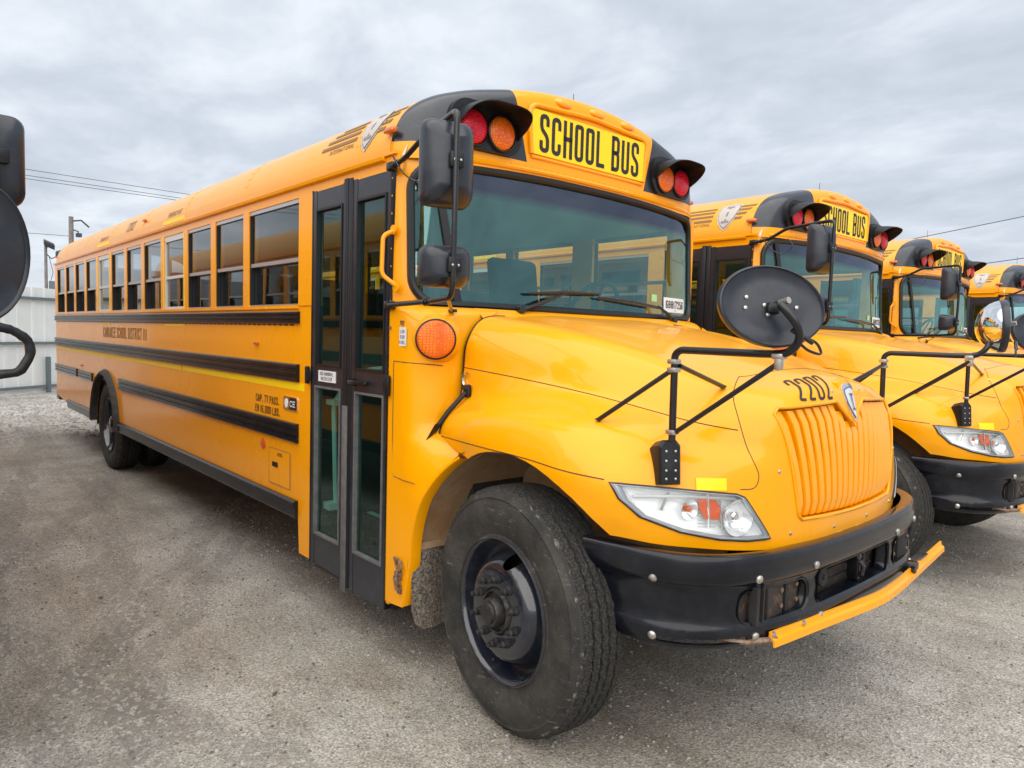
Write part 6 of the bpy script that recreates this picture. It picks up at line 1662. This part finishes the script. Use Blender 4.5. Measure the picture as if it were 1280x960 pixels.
# ================================================================== POLES AND WIRES
def pole(name, x, y, h, r, lab, cat):
    p = empty(name, (x, y, 0)); tag(p, lab, cat)
    m = MB(); m.cyl((x, y, 0), (x, y, h), r, None, 12, r * .7); b = m.build('pole_shaft', 'wood_pole', p); b.location = (-x, -y, 0); return p
def local(p, m, name, mt):
    o = m.build(name, mt, p); o.location = (-p.location.x, -p.location.y, 0); return o
up = pole('utility_pole', -45, 4.9, 7.7, .17, 'tall wooden utility pole with a bracket and transformer behind the nearest bus', 'pole')
m = MB(); m.tube([(-45, 4.9, 7.45), (-45, 5.4, 7.55), (-45, 5.8, 7.2)], .05, None, 6); m.tube([(-45, 4.9, 7.0), (-45, 5.25, 6.9), (-45, 5.2, 6.6)], .04, None, 6); m.box(-45.2, -44.8, 5.15, 5.4, 6.6, 6.8); local(up, m, 'pole_bracket', 'cable')
m = MB(); m.lathe([(0, 0), (.3, 0), (.3, .9), (.2, 1.0), (0, 1.0)], (-45, 5.75, 5.0), (0, 0, 1), n=14); m.tube([(-45, 4.9, 5.4), (-45, 5.5, 5.4)], .06, None, 6); local(up, m, 'transformer', 'rusty_steel')
lp = pole('floodlight_pole', -30, 1.52, 4.6, .07, 'slim pole carrying two dark floodlights behind the white fence', 'light pole')
m = MB(); m.tube([(-30, 1.52, 4.3), (-30, 1.70, 4.1), (-30, 1.95, 4.25)], .025, None, 6); m.tube([(-30, 1.52, 4.45), (-30, 1.58, 4.55)], .025, None, 6); local(lp, m, 'lamp_bracket', 'grey_rail')
for y, z, t in ((1.62, 4.62, .5), (2.0, 4.33, -.4)):
    m = MB(); m.obox((-29.9, y, z), (.10, 0, -.05), (0, .17, -.07 * (1 if t > 0 else -1)), (.03, 0, .09), None, .02); local(lp, m, 'floodlight', 'lamp_dark')
m = MB(); m.box(-30.1, -29.85, 1.62, 1.78, 2.9, 3.25); m.tube([(-30, 1.62, 4.2), (-30, 1.75, 3.6), (-30, 1.66, 3.2)], .012, None, 5); local(lp, m, 'meter_box', 'grey_rail')
def wire(a, b, sag, r, lab, grp=None):
    a, b = Vector(a), Vector(b); m = MB(); m.tube([a.lerp(b, t / 16) - Vector((0, 0, sag * 4 * (t / 16) * (1 - t / 16))) for t in range(17)], r, None, 5)
    o = m.build('overhead_wire', 'cable'); tag(o, lab, 'wire', grp); return o
wire((-30, -16, 7.55), (-30, 30, 7.2), .10, .011, 'topmost of the three overhead wires crossing the sky at left', 'overhead wires at left')
wire((-30, -16, 7.32), (-30, 30, 7.05), .12, .011, 'middle of the three overhead wires crossing the sky at left', 'overhead wires at left')
wire((-30, -16, 7.12), (-30, 30, 7.0), .10, .011, 'lowest of the three overhead wires crossing the sky at left', 'overhead wires at left')
wire((-45, 4.9, 6.6), (-40, -25, 6.4), .3, .014, 'thin wire running from the utility pole toward the left edge')
wire((-26, 40, 6.1), (14, 38, 11.4), .25, .020, 'upper wire crossing the sky above the buses at right')
wire((-26, 44, 5.1), (20, 40, 9.6), .25, .022, 'lower wire above the fourth bus at right')
